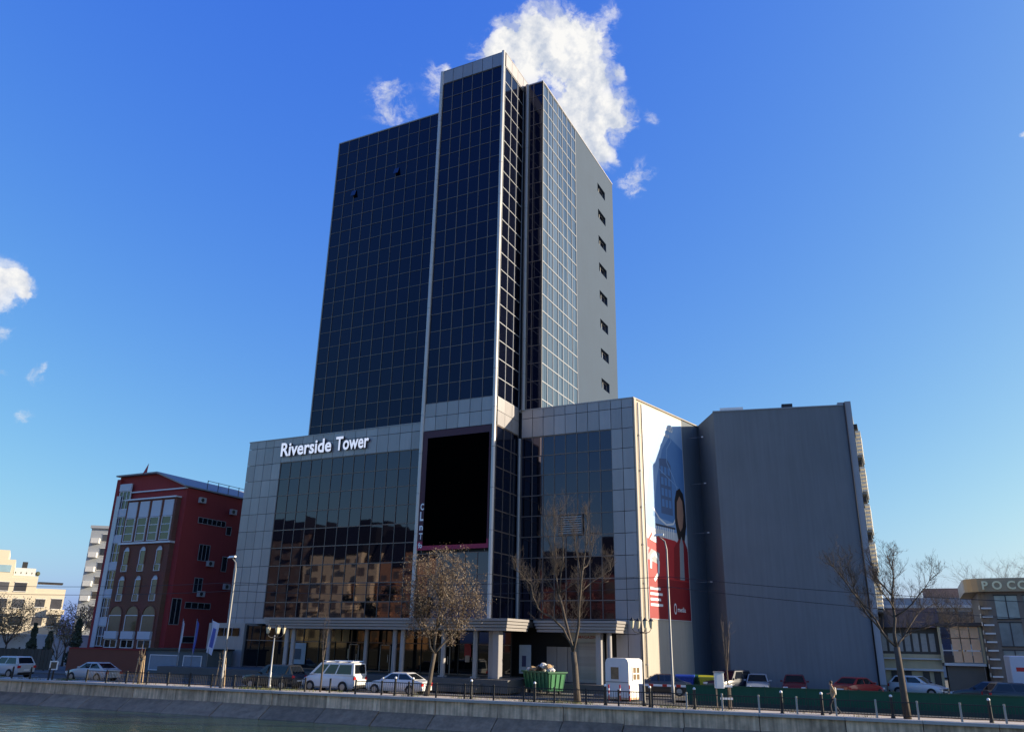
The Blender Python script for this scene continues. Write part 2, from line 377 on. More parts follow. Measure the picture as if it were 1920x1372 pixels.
# slab side: vertical blinds stand right behind the glass there
def blind_mat():
    m = bpy.data.materials.new('glass_over_blinds'); m.use_nodes = True; t = m.node_tree; n = t.nodes; l = t.links; b = n['Principled BSDF']
    b.inputs['Roughness'].default_value = 0.05; b.inputs['IOR'].default_value = 1.7
    g = n.new('ShaderNodeNewGeometry'); mp = n.new('ShaderNodeMapping'); mp.inputs['Scale'].default_value = (0, 2.2, 0.02); l.new(g.outputs['Position'], mp.inputs['Vector'])
    a = n.new('ShaderNodeTexNoise'); a.inputs['Scale'].default_value = 1.6; a.inputs['Detail'].default_value = 3; l.new(mp.outputs[0], a.inputs['Vector'])
    r = n.new('ShaderNodeValToRGB'); r.color_ramp.elements[0].position = 0.40; r.color_ramp.elements[0].color = (0.022, 0.036, 0.06, 1); r.color_ramp.elements[1].position = 0.60; r.color_ramp.elements[1].color = (0.085, 0.115, 0.16, 1)
    l.new(a.outputs['Fac'], r.inputs['Fac']); l.new(r.outputs['Color'], b.inputs['Base Color']); return m
M_blind = blind_mat()
grid((XC-.06, 0), SX, SN, lin(YF+.12, 71.0, 7), zA, M_blind, um=UMW, mw=0.06, tw=0.08)
# podium glass
zPod = [5.3, 6.75, 8.45, 10.2, 11.95, 13.7, 15.45, 17.2, 18.92, 20.63]
grid((0, YF+.06), FX, FN, lin(-57.5, XB0-.05, 15), zPod, M_glassp, tw=0.09)
grid((0, YF+.06), FX, FN, lin(-29.75, -21.35, 8), zPod, M_glassp, tw=0.08)
zLow = [5.1, 6.91, 8.58, 10.33]
grid((0, YB+.06), FX, FN, lin(XB0+.2, XB1-.2, 6), zLow, M_glassp)
zBs = [5.1, 6.91, 8.58, 10.33, 12.06, 13.74, 15.54, 17.32, 19.14, 20.9]
grid((XB1-.06, 0), SX, SN, lin(YB+.25, YF+.05, 3), zBs, M_glass, tw=0.085)
# the 300 panes that show largest are objects; the rest is one part
def seen(p):
    c = Vector((p[0][0]+TO[0], p[0][1]+TO[1], p[0][2]+TO[2]-EYE)); n = Vector((math.sin(p[2]), -math.cos(p[2]), 0))
    return p[1][0]*p[1][2]*abs(c.normalized().dot(n))/c.length_squared
PANES.sort(key=seen, reverse=True)
pr_ = random.Random(11); UG = {}
for g in (M_glass, M_blind, M_glassp): UG[g.name] = smesh('pane_'+g.name, g)
for p in PANES[:300]:
    j = 0.006
    unit('pane', UG[p[3].name], T, p[0], p[1], p[2], rx=pr_.gauss(0, j), dz=pr_.gauss(0, j))
rest = MB(); mats_r = [M_glass, M_blind, M_glassp]
for p in PANES[300:]:
    j = 0.005; e = Euler((pr_.gauss(0, j), 0, p[2]+pr_.gauss(0, j))); mm = e.to_matrix(); c = Vector(p[0]); h = Vector(p[1])/2
    rest.cur = mats_r.index(p[3])
    vs = [c + mm @ Vector((sx*h.x, sy*h.y, sz*h.z)) for sz in (-1, 1) for sx, sy in ((-1,-1),(1,-1),(1,1),(-1,1))]
    rest.add(vs, [(3,2,1,0),(4,5,6,7),(0,1,5,4),(1,2,6,5),(2,3,7,6),(3,0,4,7)])
rest.build('upper_panes', mats_r, T)['kind'] = 'stuff'

# cladding panels: every panel a piece with an open joint round it
UP = smesh('panel', M_clad)
def panels(org, ud, nd, us, zs, skip=None, gap=0.045):
    rz = math.atan2(ud[1], ud[0])
    for i in range(len(us)-1):
        for j in range(len(zs)-1):
            if skip and skip((us[i]+us[i+1])/2, (zs[j]+zs[j+1])/2): continue
            u = (us[i]+us[i+1])/2; w = us[i+1]-us[i]-gap; z = (zs[j]+zs[j+1])/2; h = zs[j+1]-zs[j]-gap
            out = pr_.gauss(0.02, 0.004)
            unit('cladding_panel', UP, T, TL(org[0]+ud[0]*u+nd[0]*out, org[1]+ud[1]*u+nd[1]*out, z), (w, 0.06, h), rz, rx=pr_.gauss(0, .002), dz=pr_.gauss(0, .002))
zPan = [1.0, 2.5, 4.2, 5.3, 6.75, 8.45, 10.2, 11.95, 13.7, 15.45, 17.2, 18.92, 20.63, 22.4, ZP]
panels((0, YF), FX, FN, lin(XD, -57.5, 4), zPan)                                   # left flank of the podium
panels((0, YF), FX, FN, lin(-57.5, XB0-.05, 15), [20.66, 22.4, ZP])                # band over the left glass
panels((0, YF), FX, FN, lin(-29.75, -21.35, 8), [20.66, 22.4, ZP])
panels((0, YF), FX, FN, lin(-21.35, XE, 2), zPan)                                  # right flank
panels((0, YB), FX, FN, lin(XB0+.2, XB1-.2, 6), [20.92, 22.2, 23.42])              # band round the bay
panels((XB1, 0), SX, SN, lin(YB+.25, YF-.02, 3), [20.92, 22.2, 23.42])
panels((0, YB), FX, FN, lin(XB0+.2, XB1-.2, 6), [58.13, ZBAY-.03])                 # cap of the bay
panels((XB1, 0), SX, SN, lin(YB+.25, YF+2.5, 5), [58.13, ZBAY-.03])
MB().box(XD-.06, YF-.09, ZP-.02, XE+.03, YF+.5, ZP+.07).build('parapet_cap', M_clad, T, org=TO)
MB().box(XA, YF-.04, ZT-.11, XC+.03, YF+.4, ZT+.03).box(XC-.3, YF+.41, ZT-.11, XC+.05, 83.6, ZT+.03).build('parapet_cap', M_clad, T, org=TO)
MB().box(XB0-.02, YB-.05, ZBAY-.02, XB1+.06, YF+2.6, ZBAY+.06).build('parapet_cap', M_clad, T, org=TO)
# half-round edge strips of the bay, podium corner and inner corners
def estrip(x, y, z0, z1, r, m=M_strip, n=10):
    b = MB(); z = z0; k = 0
    while z < z1-0.1:
        z2 = min(z+3.46, z1); b.tube((x, y, z), (x, y, z2-.03), r, r, n); z = z2
    b.build('edge_strip', m, T, org=TO, smooth=True, autos=40)
estrip(XB0+.02, YB-.06, 5.1, ZBAY, 0.17, M_strip); estrip(XB1-.05, YB-.16, 5.1, ZBAY, 0.18, M_strip)
estrip(XB0-.22, YF-.02, 5.2, ZT, 0.15, M_grey)
estrip(-29.62, YF-.05, ZP, ZT, 0.20, M_grey); estrip(-29.95, YF-.05, 5.2, 20.63, 0.15, M_grey)
estrip(XA+.02, YF+.02, ZP, ZT, 0.07, M_grey); estrip(XC-.03, YF+.0, ZP, ZT, 0.06, M_dark)

# a few sashes stand ajar
US = smesh('sash', M_glassp)
for (x, z) in ((-51.3, 51.2), (-45.6, 52.6)):
    s_ = unit('open_sash', US, T, TL(x, YF-.12, z), (.62, .03, .8), 0, rx=-.30)
fr_ = MB().box(-26.2, YF-.16, 11.95, -24.0, YF-.05, 12.04).box(-26.2, YF-.16, 13.62, -24.0, YF-.05, 13.71).box(-26.2, YF-.16, 12.04, -26.11, YF-.05, 13.62).box(-24.09, YF-.16, 12.04, -24.0, YF-.05, 13.62).build('louvred_window', M_mull, T, org=TO)
for k in range(8): MB().box(-26.1, YF-.13, 12.08+k*.19, -24.1, YF-.07, 12.17+k*.19).build('louvre', M_grey, fr_, org=TO)

# plain side wall of the slab with eight recessed windows
YS = 71.0; W0 = 78.1; W1 = 80.7; YR = 83.6
wall = MB(); xi = XC-.34
wz = [30.5+3.53*k for k in range(8)]
wall.box(xi, YS, ZP-.2, XC, W0, ZT-.1); wall.box(xi, W1, ZP-.2, XC, YR, ZT-.1)
zz = ZP-.2
for z in wz:
    wall.box(xi, W0, zz, XC, W1, z-.56); zz = z+.56
wall.box(xi, W0, zz, XC, W1, ZT-.1)
wall.build('side_wall', M_sideg, T, org=TO)
for k, z in enumerate(wz):
    f = MB().box(xi-.02, W0+.02, z-.54, xi+.04, W1-.02, z-.46).box(xi-.02, W0+.02, z+.46, xi+.04, W1-.02, z+.54).box(xi-.02, W0+.02, z-.46, xi+.04, W0+.12, z+.46).box(xi-.02, W1-.12, z-.46, xi+.04, W1-.02, z+.46).box(xi-.02, 79.3, z-.46, xi+.04, 79.4, z+.46).build('side_window', M_grey, T, org=TO)
    MB().box(xi-.03, W0+.1, z-.47, xi, W1-.1, z+.47).build('pane', M_glass, f, org=TO)

# right flank wall of the podium (turned slightly towards the river)
E0 = Vector((XE+.02, 61.95)); E1 = Vector((-16.62, 73.47)); ED = (E1-E0).normalized(); EN = Vector((ED.y, -ED.x)); ELEN = (E1-E0).length; ERZ = math.atan2(ED.y, ED.x)
def EP(s, out, z): p = E0+ED*s+EN*out; return (p.x, p.y, z)
def ebox(mb, s0, s1, z0, z1, o0, o1):
    return mb.add([EP(s0,o1,z0),EP(s1,o1,z0),EP(s1,o0,z0),EP(s0,o0,z0),EP(s0,o1,z1),EP(s1,o1,z1),EP(s1,o0,z1),EP(s0,o0,z1)],[(3,2,1,0),(4,5,6,7),(0,1,5,4),(1,2,6,5),(2,3,7,6),(3,0,4,7)])
ebox(MB(), 0.05, 8.55, 0, ZP-.02, -.4, 0).build('flank_wall', M_cream, T, org=TO)
ebox(MB(), 8.55, ELEN+.2, 0, ZP-.02, -.4, -.01).build('rear_flank_wall', M_fgrey, T, org=TO)
pil = MB(); ebox(pil, -0.02, 0.32, 0, ZP-.03, 0.0, 0.16); pil.build('corner_pilaster', M_cream, T, org=TO, bevel=.03)
gp = MB()
gp.tube(EP(.62, .14, .2), EP(.62, .14, ZP-.3), .09, .09, 8); gp.build('downpipe', mat('pale_pipe', (.55, .53, .48), rough=.5, var=.1), T, org=TO, smooth=True)
for z in range(2, 23, 3):
    ebox(MB(), .52, .72, z, z+.1, 0, .25).build('pipe_clip', M_grey, T, org=TO)
ebox(MB(), 0.0, ELEN, ZP-.02, ZP+.07, -.55, .1).build('parapet_cap', M_cream, T, org=TO)

# canopy over the entrance: stepped bands with lit returns on the right ends
def canopy(x0, x1, y0, y1):
    c = MB().box(x0+.3, y0+.35, 4.55, x1-.25, y1, 5.1).build('canopy', M_dark, T, org=TO)
    for k in range(4):
        z0 = 4.27+k*.225; i = (3-k)*.07
        MB().box(x0+i, y0+i, z0, x1-i*.9, y1, z0+.185).build('canopy_band', M_canop, c, org=(0, 0, 0)).location = TL(0, 0, 0)
canopy(-50.6, -27.2, 54.7, 58.6)
canopy(-27.25, -20.35, 59.35, 62.6)
MB().box(-57.6, 61.2, 4.75, -50.4, 62.3, 5.2).build('canopy', M_clad, T, org=TO)
MB().box(-50.5, 58.61, 4.6, -27.3, 62.2, 5.05).build('canopy_deck', M_dark, T, org=TO)
# plinth and steps
MB().box(XD, 54.3, .02, -26.9, 62.2, .9).box(-26.9, 58.9, .02, XE-.1, 62.2, .6).box(-47, 53.9, .02, -29, 54.3, .6).box(-47, 53.5, .02, -29, 53.9, .3).build('plinth', M_plin, T, org=TO)
# columns
def column(x, y, r=.21, z0=.9, z1=4.3):
    c = MB().tube((x, y, z0+.12), (x, y, z1), r, r, 14).build('column', M_clad, T, org=TO, smooth=True, autos=40)
    MB().box(x-r-.06, y-r-.06, z0, x+r+.06, y+r+.06, z0+.12).build('column_base', M_grey, c, org=TO)
for x in (-48.6, -47.9, -37.6, -36.85, -33.1, -30.3): column(x, 55.6, .20)
for x in (-44.6, -40.8): column(x, 56.2, .17)
MB().box(-28.75, 55.3, .9, -28.2, 56.0, 4.28).build('column', M_clad, T, org=TO, bevel=.03)
MB().box(-29.35, 55.9, .9, -28.95, 56.3, 4.28).build('column', M_clad, T, org=TO)
column(-21.3, 60.2, .2, .6); MB().box(-22.35, 60.1, .6, -21.95, 60.5, 4.3).build('column', M_clad, T, org=TO)
# glazed shop front behind the columns
shop = MB(); 
us = [-57.3, -55.6, -53.8, -52.2, -50.4, -48.6, -46.8, -45, -43.2, -41.4, -39.6, -37.8, -36, -34.2, -32.4, -30.6, -29.4]
for i in range(len(us)-1):
    p = MB().box(us[i]+.04, 59.9, 1.0, us[i+1]-.04, 59.94, 3.2).build('shop_pane', M_glass2, T, org=TO)
    MB().box(us[i]+.04, 59.9, 3.28, us[i+1]-.04, 59.94, 4.5).build('shop_pane', M_glass2, T, org=TO)
for u in us: MB().box(u-.04, 59.84, .9, u+.04, 59.96, 4.6).build('shop_mullion', M_black, T, org=TO)
MB().box(us[0], 59.85, 3.2, us[-1], 59.95, 3.28).box(us[0], 59.85, .9, us[-1], 59.95, 1.0).build('shop_transom', M_mull, T, org=TO)
for x in (-45.2, -41.9, -36.0):
    d = MB().box(x, 59.76, .95, x+.07, 59.84, 3.1).box(x+1.0, 59.76, .95, x+1.07, 59.84, 3.1).box(x, 59.76, 3.03, x+1.07, 59.84, 3.1).build('door', M_grey, T, org=TO)
    MB().box(x+.86, 59.70, 1.7, x+.9, 59.74, 2.3).build('handle', M_strip, d, org=TO)
    MB().box(x+.07, 59.79, 1.0, x+1.0, 59.81, 3.03).build('door_pane', M_glass2, d, org=TO)
MB().box(XD+.1, 59.6, .9, -57.4, 61.9, 4.75).build('end_wall', M_clad, T, org=TO)
for i in range(3): MB().box(-60.8+i*1.0, 59.52, 3.6, -60.0+i*1.0, 59.6, 4.3).build('end_window', M_glass2, T, org=TO)
# posters and notices in the shop windows
def fmat(n, c): return mat(n, c, rough=.6, var=.15, scale=3)
MB().box(-51.6, 59.80, 1.3, -50.0, 59.83, 3.1).build('window_poster', fmat('poster_pale', (.33, .42, .48)), T, org=TO)
MB().box(-51.3, 59.78, 1.7, -50.5, 59.80, 2.6).build('poster_print', fmat('poster_dark', (.06, .09, .12)), T, org=TO)
MB().box(-46.9, 59.80, 3.3, -46.2, 59.83, 4.3).box(-46.0, 59.80, 3.3, -45.3, 59.83, 4.4).build('window_poster', fmat('poster_gold', (.42, .33, .16)), T, org=TO)
MB().box(-45.35, 59.80, 1.9, -44.9, 59.83, 2.7).build('window_poster', fmat('poster_cream', (.40, .36, .26)), T, org=TO)
MB().box(-33.6, 59.78, 2.3, -33.0, 59.8, 3.3).build('window_poster', fmat('poster_red', (.35, .04, .05)), T, org=TO)
MB().box(-33.5, 59.76, 1.9, -33.1, 59.78, 2.4).build('window_poster', fmat('poster_blush', (.5, .40, .36)), T, org=TO)
MB().box(-28.6, 59.7, 1.2, -27.6, 59.74, 3.3).build('window_poster', fmat('poster_blue', (.30, .36, .42)), T, org=TO)
MB().box(-28.35, 59.66, 1.7, -28.0, 59.7, 2.5).build('poster_print', fmat('poster_navy', (.02, .03, .10)), T, org=TO)
# wall and roller door under the right canopy
for i in range(5): MB().box(-27.2+i*.9, 61.88, .62, -26.34+i*.9, 61.95, 3.2).build('cladding_panel', M_clad, T, org=TO)
rd = MB().box(-24.6, 61.4, .6, -24.45, 61.9, 3.5).box(-22.45, 61.4, .6, -22.3, 61.9, 3.5).box(-24.6, 61.4, 3.5, -22.3, 61.9, 3.62).build('roller_door', M_grey, T, org=TO)
for k in range(12): MB().box(-24.45, 61.62+(k % 2)*.01, .62+k*.24, -22.45, 61.68, .85+k*.24).build('door_slat', M_clad, rd, org=TO)
sb = MB().box(-24.9, 61.2, 3.62, -22.2, 61.36, 4.27).build('shop_sign', fmat('sign_grey', (.42, .42, .41)), T, org=TO)

# ------------------------------------------------------------------ lettering helpers
def text_mesh(s, size, bold=0.0, extrude=0.0, spacing=1.0):
    cu = bpy.data.curves.new('txt', 'FONT'); cu.body = s; cu.size = size; cu.offset = bold; cu.extrude = extrude; cu.space_character = spacing; cu.resolution_u = 3
    ob = bpy.data.objects.new('txt', cu); COL.objects.link(ob)
    dg = bpy.context.evaluated_depsgraph_get(); dg.update()
    me = bpy.data.meshes.new_from_object(ob.evaluated_get(dg)); bpy.data.objects.remove(ob, do_unlink=True); bpy.data.curves.remove(cu)
    return me
def mesh_w(me): 
    xs = [v.co.x for v in me.vertices]; return (min(xs), max(xs)) if xs else (0, 0)
def letters(parent, s, size, mats, bold, extrude, width, org, rz, name='letter', sx=None):
    """upright letters, each an object, spread along local x so that the word fills the width"""
    total = mesh_w(text_mesh(s, size, bold)); k = width/(total[1]-total[0]) if sx is None else sx
    bar = mesh_w(text_mesh('l', size, bold))
    for i, ch in enumerate(s):
        if ch == ' ': continue
        pre = mesh_w(text_mesh(s[:i]+'l', size, bold))[1]-bar[1]
        me = text_mesh(ch, size, bold, extrude); me.name = name
        for m in mats: me.materials.append(m)
        if len(mats) > 1:
            for p in me.polygons: p.material_index = 0 if p.normal.z > 0.7 else 1
        o = bpy.data.objects.new(name, me); COL.objects.link(o); o.parent = parent
        o.rotation_euler = (R(90), 0, rz); o.scale = (k, 1, 1)
        o.location = (org[0]+math.cos(rz)*pre*k, org[1]+math.sin(rz)*pre*k, org[2])
def flat_text(s, h, width, m, parent, org, rz, bold=0.0, name='print', loc0=TO):
    me = text_mesh(s, 1.0, bold); xs = mesh_w(me); me.materials.append(m); me.name = name
    o = bpy.data.objects.new(name, me); COL.objects.link(o); o.parent = parent
    k = width/max(xs[1]-xs[0], .01); o.rotation_euler = (R(90), 0, rz); o.scale = (k, h/.72, 1)
    o.location = (org[0]-loc0[0]-math.cos(rz)*xs[0]*k, org[1]-loc0[1]-math.sin(rz)*xs[0]*k, org[2]-loc0[2])
    return o
M_letw = mat('letter_white', (0.82, 0.83, 0.86), rough=.35, var=.04)
M_letglow = emat('glow_letter_face', (0.86, 0.88, 0.95), 0.30)  # slight glow added so the white faces stay bright in the shade
flat_text('MAGAZIN', .22, 1.5, fmat('sign_red', (.30, .05, .04)), T, (-24.2, 61.19, 3.85), 0, .02)
# roof sign of the podium
SG = thing('building_sign', 'white raised lettering reading Riverside Tower on the silver podium band', 'sign', (-57.5, 61.9, 21.3))
M_letd = mat('letter_return', (0.03, 0.03, 0.035), rough=.4)
letters(SG, 'Riverside', 1.95, [M_letglow, M_letd], .045, .09, 6.55, (0, -.12, 0), 0)
letters(SG, 'Tower', 1.95, [M_letglow, M_letd], .045, .09, 4.05, (7.2, -.12, 0), 0)

# ------------------------------------------------------------------ big advertising banners
BB = thing('facade_banner', 'big maroon and black advertising banner stretched over the front of the bay', 'banner', (XB0+.2, YB-.1, 10.6))
def bbx(n, x0, x1, z0, z1, y, m): return MB().box(x0-(XB0+.2), y, z0-10.6, x1-(XB0+.2), y+.012, z1-10.6).build(n, m, BB)
M_mar = mat('banner_maroon', (.055, .010, .028), rough=.55, var=.12, scale=.8); M_mag = mat('banner_magenta', (.30, .012, .06), rough=.55, var=.1, scale=.8)
M_blk = mat('banner_black', (.0012, .0012, .0014), rough=1.0, var=.1, spec=0.0)
bbx('cloth', XB0+.2, XB1-.32, 10.62, 20.88, 0, M_mar)
bbx('print', XB0+.2, XB1-.32, 10.62, 11.35, -.014, M_mag)
bbx('black_field', XB0+.72, XB1-.5, 10.98, 20.25, -.028, M_blk)
for ch, z, h in (('C', 14.0, .55), ('L', 13.1, .75), ('n', 12.3, .55), ('T', 11.55, .5)):
    flat_text(ch, h, .34, M_letw, BB, (XB0+.34, YB-.12, z), 0, .03, loc0=(XB0+.2, YB-.1, 10.6))
flat_text('fo', .42, .4, M_letw, BB, (XB0+.3, YB-.125, 10.82), 0, .03, loc0=(XB0+.2, YB-.1, 10.6))
for i in range(5): MB().tube((.4+i*1.5, .01, .02), (.4+i*1.5, .14, -.2), .012).build('tie', M_strip, BB)

SBN = thing('side_banner', 'tall blue and red telephone advertising banner hung on the sunlit side wall', 'banner', EP(1.35, .06, 5.4), ERZ)
def spoly(n, pts, m, lift):
    """flat print on the cloth, (along, up) in metres"""
    vs = [(a, -lift, z) for a, z in pts]; return MB().add(vs, [tuple(range(len(vs)))]).build(n, m, SBN)
BW, BH = 7.0, 17.55
MB().box(0, -.012, 0, BW, 0.01, BH).build('cloth', mat('cloth_pale', (.60, .62, .64), rough=.6, var=.05, scale=.6), SBN)
def pm(n, c, v=.06): return mat(n, c, rough=.55, var=v, scale=.7)
M_bl = pm('print_blue', (.10, .24, .50)); M_bl2 = pm('print_lightblue', (.24, .40, .64)); M_rd = pm('print_red', (.52, .03, .035)); M_rd2 = pm('print_darkred', (.28, .015, .02))
M_wh = pm('print_white', (.80, .80, .80)); M_gr = pm('print_grey', (.30, .31, .33)); M_sk = pm('print_skin', (.36, .20, .14)); M_hr = pm('print_hair', (.02, .015, .015)); M_dk = pm('print_dark', (.05, .06, .09))
spoly('print', [(.05, 7.2), (BW-.05, 7.2), (BW-.05, BH-.05), (2.6, BH-.05), (1.9, 15.4), (1.1, 13.6), (.6, 11.2), (.05, 9.0)], M_bl2, .016)  # left edge paints the cast shadow curve into the print, pale against blue
spoly('print', [(1.2, 8.2), (BW-.06, 7.9), (BW-.06, 14.8), (4.6, 15.6), (3.2, 14.2), (2.2, 11.8)], M_bl, .020)
# printed house, railing and curl lines
spoly('print', [(2.6, 8.6), (4.6, 8.6), (4.6, 13.0), (3.9, 13.5), (2.6, 13.3)], pm('print_slate', (.08, .14, .27)), .024)
for i in range(3):
    for j in range(4): spoly('print', [(2.8+i*.6, 9.2+j*.95), (3.2+i*.6, 9.2+j*.95), (3.2+i*.6, 9.85+j*.95), (2.8+i*.6, 9.85+j*.95)], M_bl, .027)
def curl(pts, w, m, lift):
    for (a, b), (c, d) in zip(pts[:-1], pts[1:]):
        t = Vector((c-a, d-b)); n = Vector((-t.y, t.x)).normalized()*w/2
        spoly('print', [(a-n.x, b-n.y), (c-n.x, d-n.y), (c+n.x, d+n.y), (a+n.x, b+n.y)], m, lift)
curl([(3.0, 15.5), (4.6, 15.6), (4.9, 15.3), (4.0, 14.4), (3.9, 13.2), (5.0, 12.0), (5.8, 10.6), (6.1, 9.0)], .10, M_bl2, .028)
curl([(1.2, 8.9), (2.2, 8.1), (3.4, 7.7), (4.6, 7.9), (5.2, 8.6)], .16, M_wh, .029)
curl([(.6, 13.0), (3.0, 12.2), (5.8, 11.2)], .06, M_bl2, .028)
spoly('print', [(.05, 3.2), (BW-.05, 3.2), (BW-.05, 5.8), (4.8, 6.5), (1.6, 6.6), (.05, 7.3)], M_rd, .018)
spoly('print', [(.05, .05), (BW-.05, .05), (BW-.05, 3.25), (.05, 3.25)], M_rd2, .017)
spoly('print', [(.05, 6.3), (1.6, 6.0), (1.6, 6.7), (.05, 7.4)], M_wh, .021); spoly('print', [(.05, 4.6), (1.8, 4.3), (2.0, 5.2), (.05, 5.6)], M_gr, .021)
for i in range(9): spoly('print', [(1.6+i*.36, 6.6), (1.74+i*.36, 6.6), (1.74+i*.36, 7.5), (1.6+i*.36, 7.5)], M_wh, .026)
spoly('print', [(1.5, 7.45), (4.9, 7.45), (4.9, 7.62), (1.5, 7.62)], M_dk, .027)
# the printed figure: hair, face, dark suit, white shirt
spoly('print', [(4.9, 8.2), (5.0, 10.0), (5.4, 10.9), (6.0, 11.2), (6.6, 10.8), (6.85, 9.8), (6.9, 8.0), (6.4, 6.4), (5.4, 6.4)], M_hr, .030)
spoly('print', [(5.3, 8.6), (5.4, 9.9), (5.9, 10.5), (6.4, 10.1), (6.5, 8.9), (6.2, 7.8), (5.8, 7.4), (5.5, 7.8)], M_sk, .033)
spoly('print', [(4.3, 3.3), (4.5, 5.9), (5.4, 6.7), (6.4, 6.7), (6.9, 6.0), (6.9, 3.3)], M_rd2, .032)
spoly('print', [(5.3, 3.3), (5.5, 6.3), (5.9, 7.0), (6.2, 6.3), (6.1, 3.3)], M_gr, .035)
curl([(1.0, 3.0), (1.7, 3.6), (1.8, 4.6), (1.2, 5.2), (.6, 4.8), (.5, 3.9)], .28, M_wh, .030)
bo = EP(1.35, .06, 5.4)
def btext(s, h, w, a, z, m, lift=.036):
    o = flat_text(s, h, w, m, SBN, (a, -lift, z), 0, .015, loc0=(0, 0, 0)); return o
btext('Vodafone Club', .85, 4.9, .35, 16.1, M_wh); btext('mai multe beneficii', .32, 4.2, .35, 15.5, M_wh); btext('pentru tine', .55, 2.0, .3, 14.7, M_wh)
btext('O', .9, .45, 4.0, .5, M_wh); btext('media', .4, 1.4, 4.6, .7, M_wh)
for k in range(4): spoly('print', [(.25, 1.0+k*.42), (2.2-.3*(k % 2), 1.0+k*.42), (2.2-.3*(k % 2), 1.2+k*.42), (.25, 1.2+k*.42)], M_wh, .030)
for k in range(4):
    spoly('print', [(.2, 3.2+k*.9), (.9, 3.9+k*.9), (.9, 4.2+k*.9), (.2, 3.5+k*.9)], M_rd, .024)
# lamp arms on the wall beside the banner
for z in (21.6, 17.3, 12.9, 8.7):
    a = thing('banner_lamp', {21.6: 'highest thin lamp arm sticking out beside the blue and red banner', 17.3: 'second highest thin lamp arm beside the blue and red banner', 12.9: 'third highest thin lamp arm beside the blue and red banner', 8.7: 'lowest thin lamp arm beside the blue and red banner'}[z], 'lamp', EP(9.6, 0, z), ERZ, 'lamp arms on the side wall')
    MB().tube((0, 0, 0), (.35, -1.25, .04), .022, .018, 6).build('arm', M_grey, a, smooth=True)
    MB().obox((.36, -1.33, .05), (.12, .16, .10)).build('lamp_head', M_white, a)
# ------------------------------------------------------------------ grey building joined to the right of the podium
FO = (-9.0, 71.0, 0.0)
G = thing('grey_building', 'plain dark grey rendered building with blank front wall right of the podium', 'building', FO)
FA = Vector((-16.62, 73.47)); FB = Vector((-14.2, 69.25)); FC = Vector((-2.95, 71.6)); FD = Vector((-3.2, 84.0)); ZF = 23.3
wl = MB(); wl.prism([(FA.x, FA.y), (FB.x, FB.y), (FC.x, FC.y), (FD.x, FD.y), (-16.6, 86)], 0, ZF); wl.build('wall', M_fgrey, G, org=FO)
fd = (FC-FB).normalized(); fn = Vector((fd.y, -fd.x)); frz = math.atan2(fd.y, fd.x)
def fbox(mb, a0, a1, z0, z1, o0, o1):
    def q(a, o, z): p = FB+fd*a+fn*o; return (p.x, p.y, z)
    return mb.add([q(a0,o1,z0),q(a1,o1,z0),q(a1,o0,z0),q(a0,o0,z0),q(a0,o1,z1),q(a1,o1,z1),q(a1,o0,z1),q(a0,o0,z1)],[(3,2,1,0),(4,5,6,7),(0,1,5,4),(1,2,6,5),(2,3,7,6),(3,0,4,7)])
FL = (FC-FB).length
fbox(MB(), -.05, FL-.5, ZF+.002, ZF+.09, -.4, .06).build('parapet_cap', M_grey, G, org=FO)
fbox(MB(), FL-.42, FL+.06, .9, ZF+.35, -.3, .05).build('corner_pilaster', mat('pilaster_grey', (.30, .32, .35), rough=.8, var=.08), G, org=FO)
pp = MB(); p0 = FB+fd*(FL-.48)+fn*.1; pp.tube((p0.x, p0.y, .4), (p0.x, p0.y, ZF+.2), .06, .06, 8); pp.build('downpipe', M_black, G, org=FO, smooth=True)
fbox(MB(), .6, 2.6, ZF+.095, ZF+.35, -.6, -.05).build('roof_unit', M_white, G, org=FO)
fbox(MB(), 5.9, 6.8, ZF+.095, ZF+.45, -.7, -.1).build('roof_unit', M_black, G, org=FO)
fbox(MB(), FL-1.0, FL-.45, ZF+.095, ZF+.3, -.5, .0).build('roof_unit', M_grey, G, org=FO)
# balconies on the far right side, seen edge-on as a ladder of sunlit slats
M_slat = mat('slat_pale', (.62, .60, .55), rough=.7, var=.1)
rd_ = (FD-FC).normalized(); rn = Vector((rd_.y, -rd_.x))
def rbox(a0, a1, z0, z1, o0, o1):
    def q(a, o, z): p = FC+rd_*a+rn*o; return (p.x, p.y, z)
    return MB().add([q(a0,o1,z0),q(a1,o1,z0),q(a1,o0,z0),q(a0,o0,z0),q(a0,o1,z1),q(a1,o1,z1),q(a1,o0,z1),q(a0,o0,z1)],[(3,2,1,0),(4,5,6,7),(0,1,5,4),(1,2,6,5),(2,3,7,6),(3,0,4,7)])
for lv in range(5):
    z0 = 6.3+lv*3.15
    b = rbox(.9, 5.5, z0, z0+.16, .02, .42).build('balcony', M_fgrey, G, org=FO)
    rbox(1.0, 5.4, z0+2.5, z0+2.95, .03, .34).build('lintel', M_dark, b, org=FO)
    for k in range(7): rbox(1.0, 5.4, z0+.25+k*.32, z0+.41+k*.32, .10, .50).build('slat', M_slat, b, org=FO)

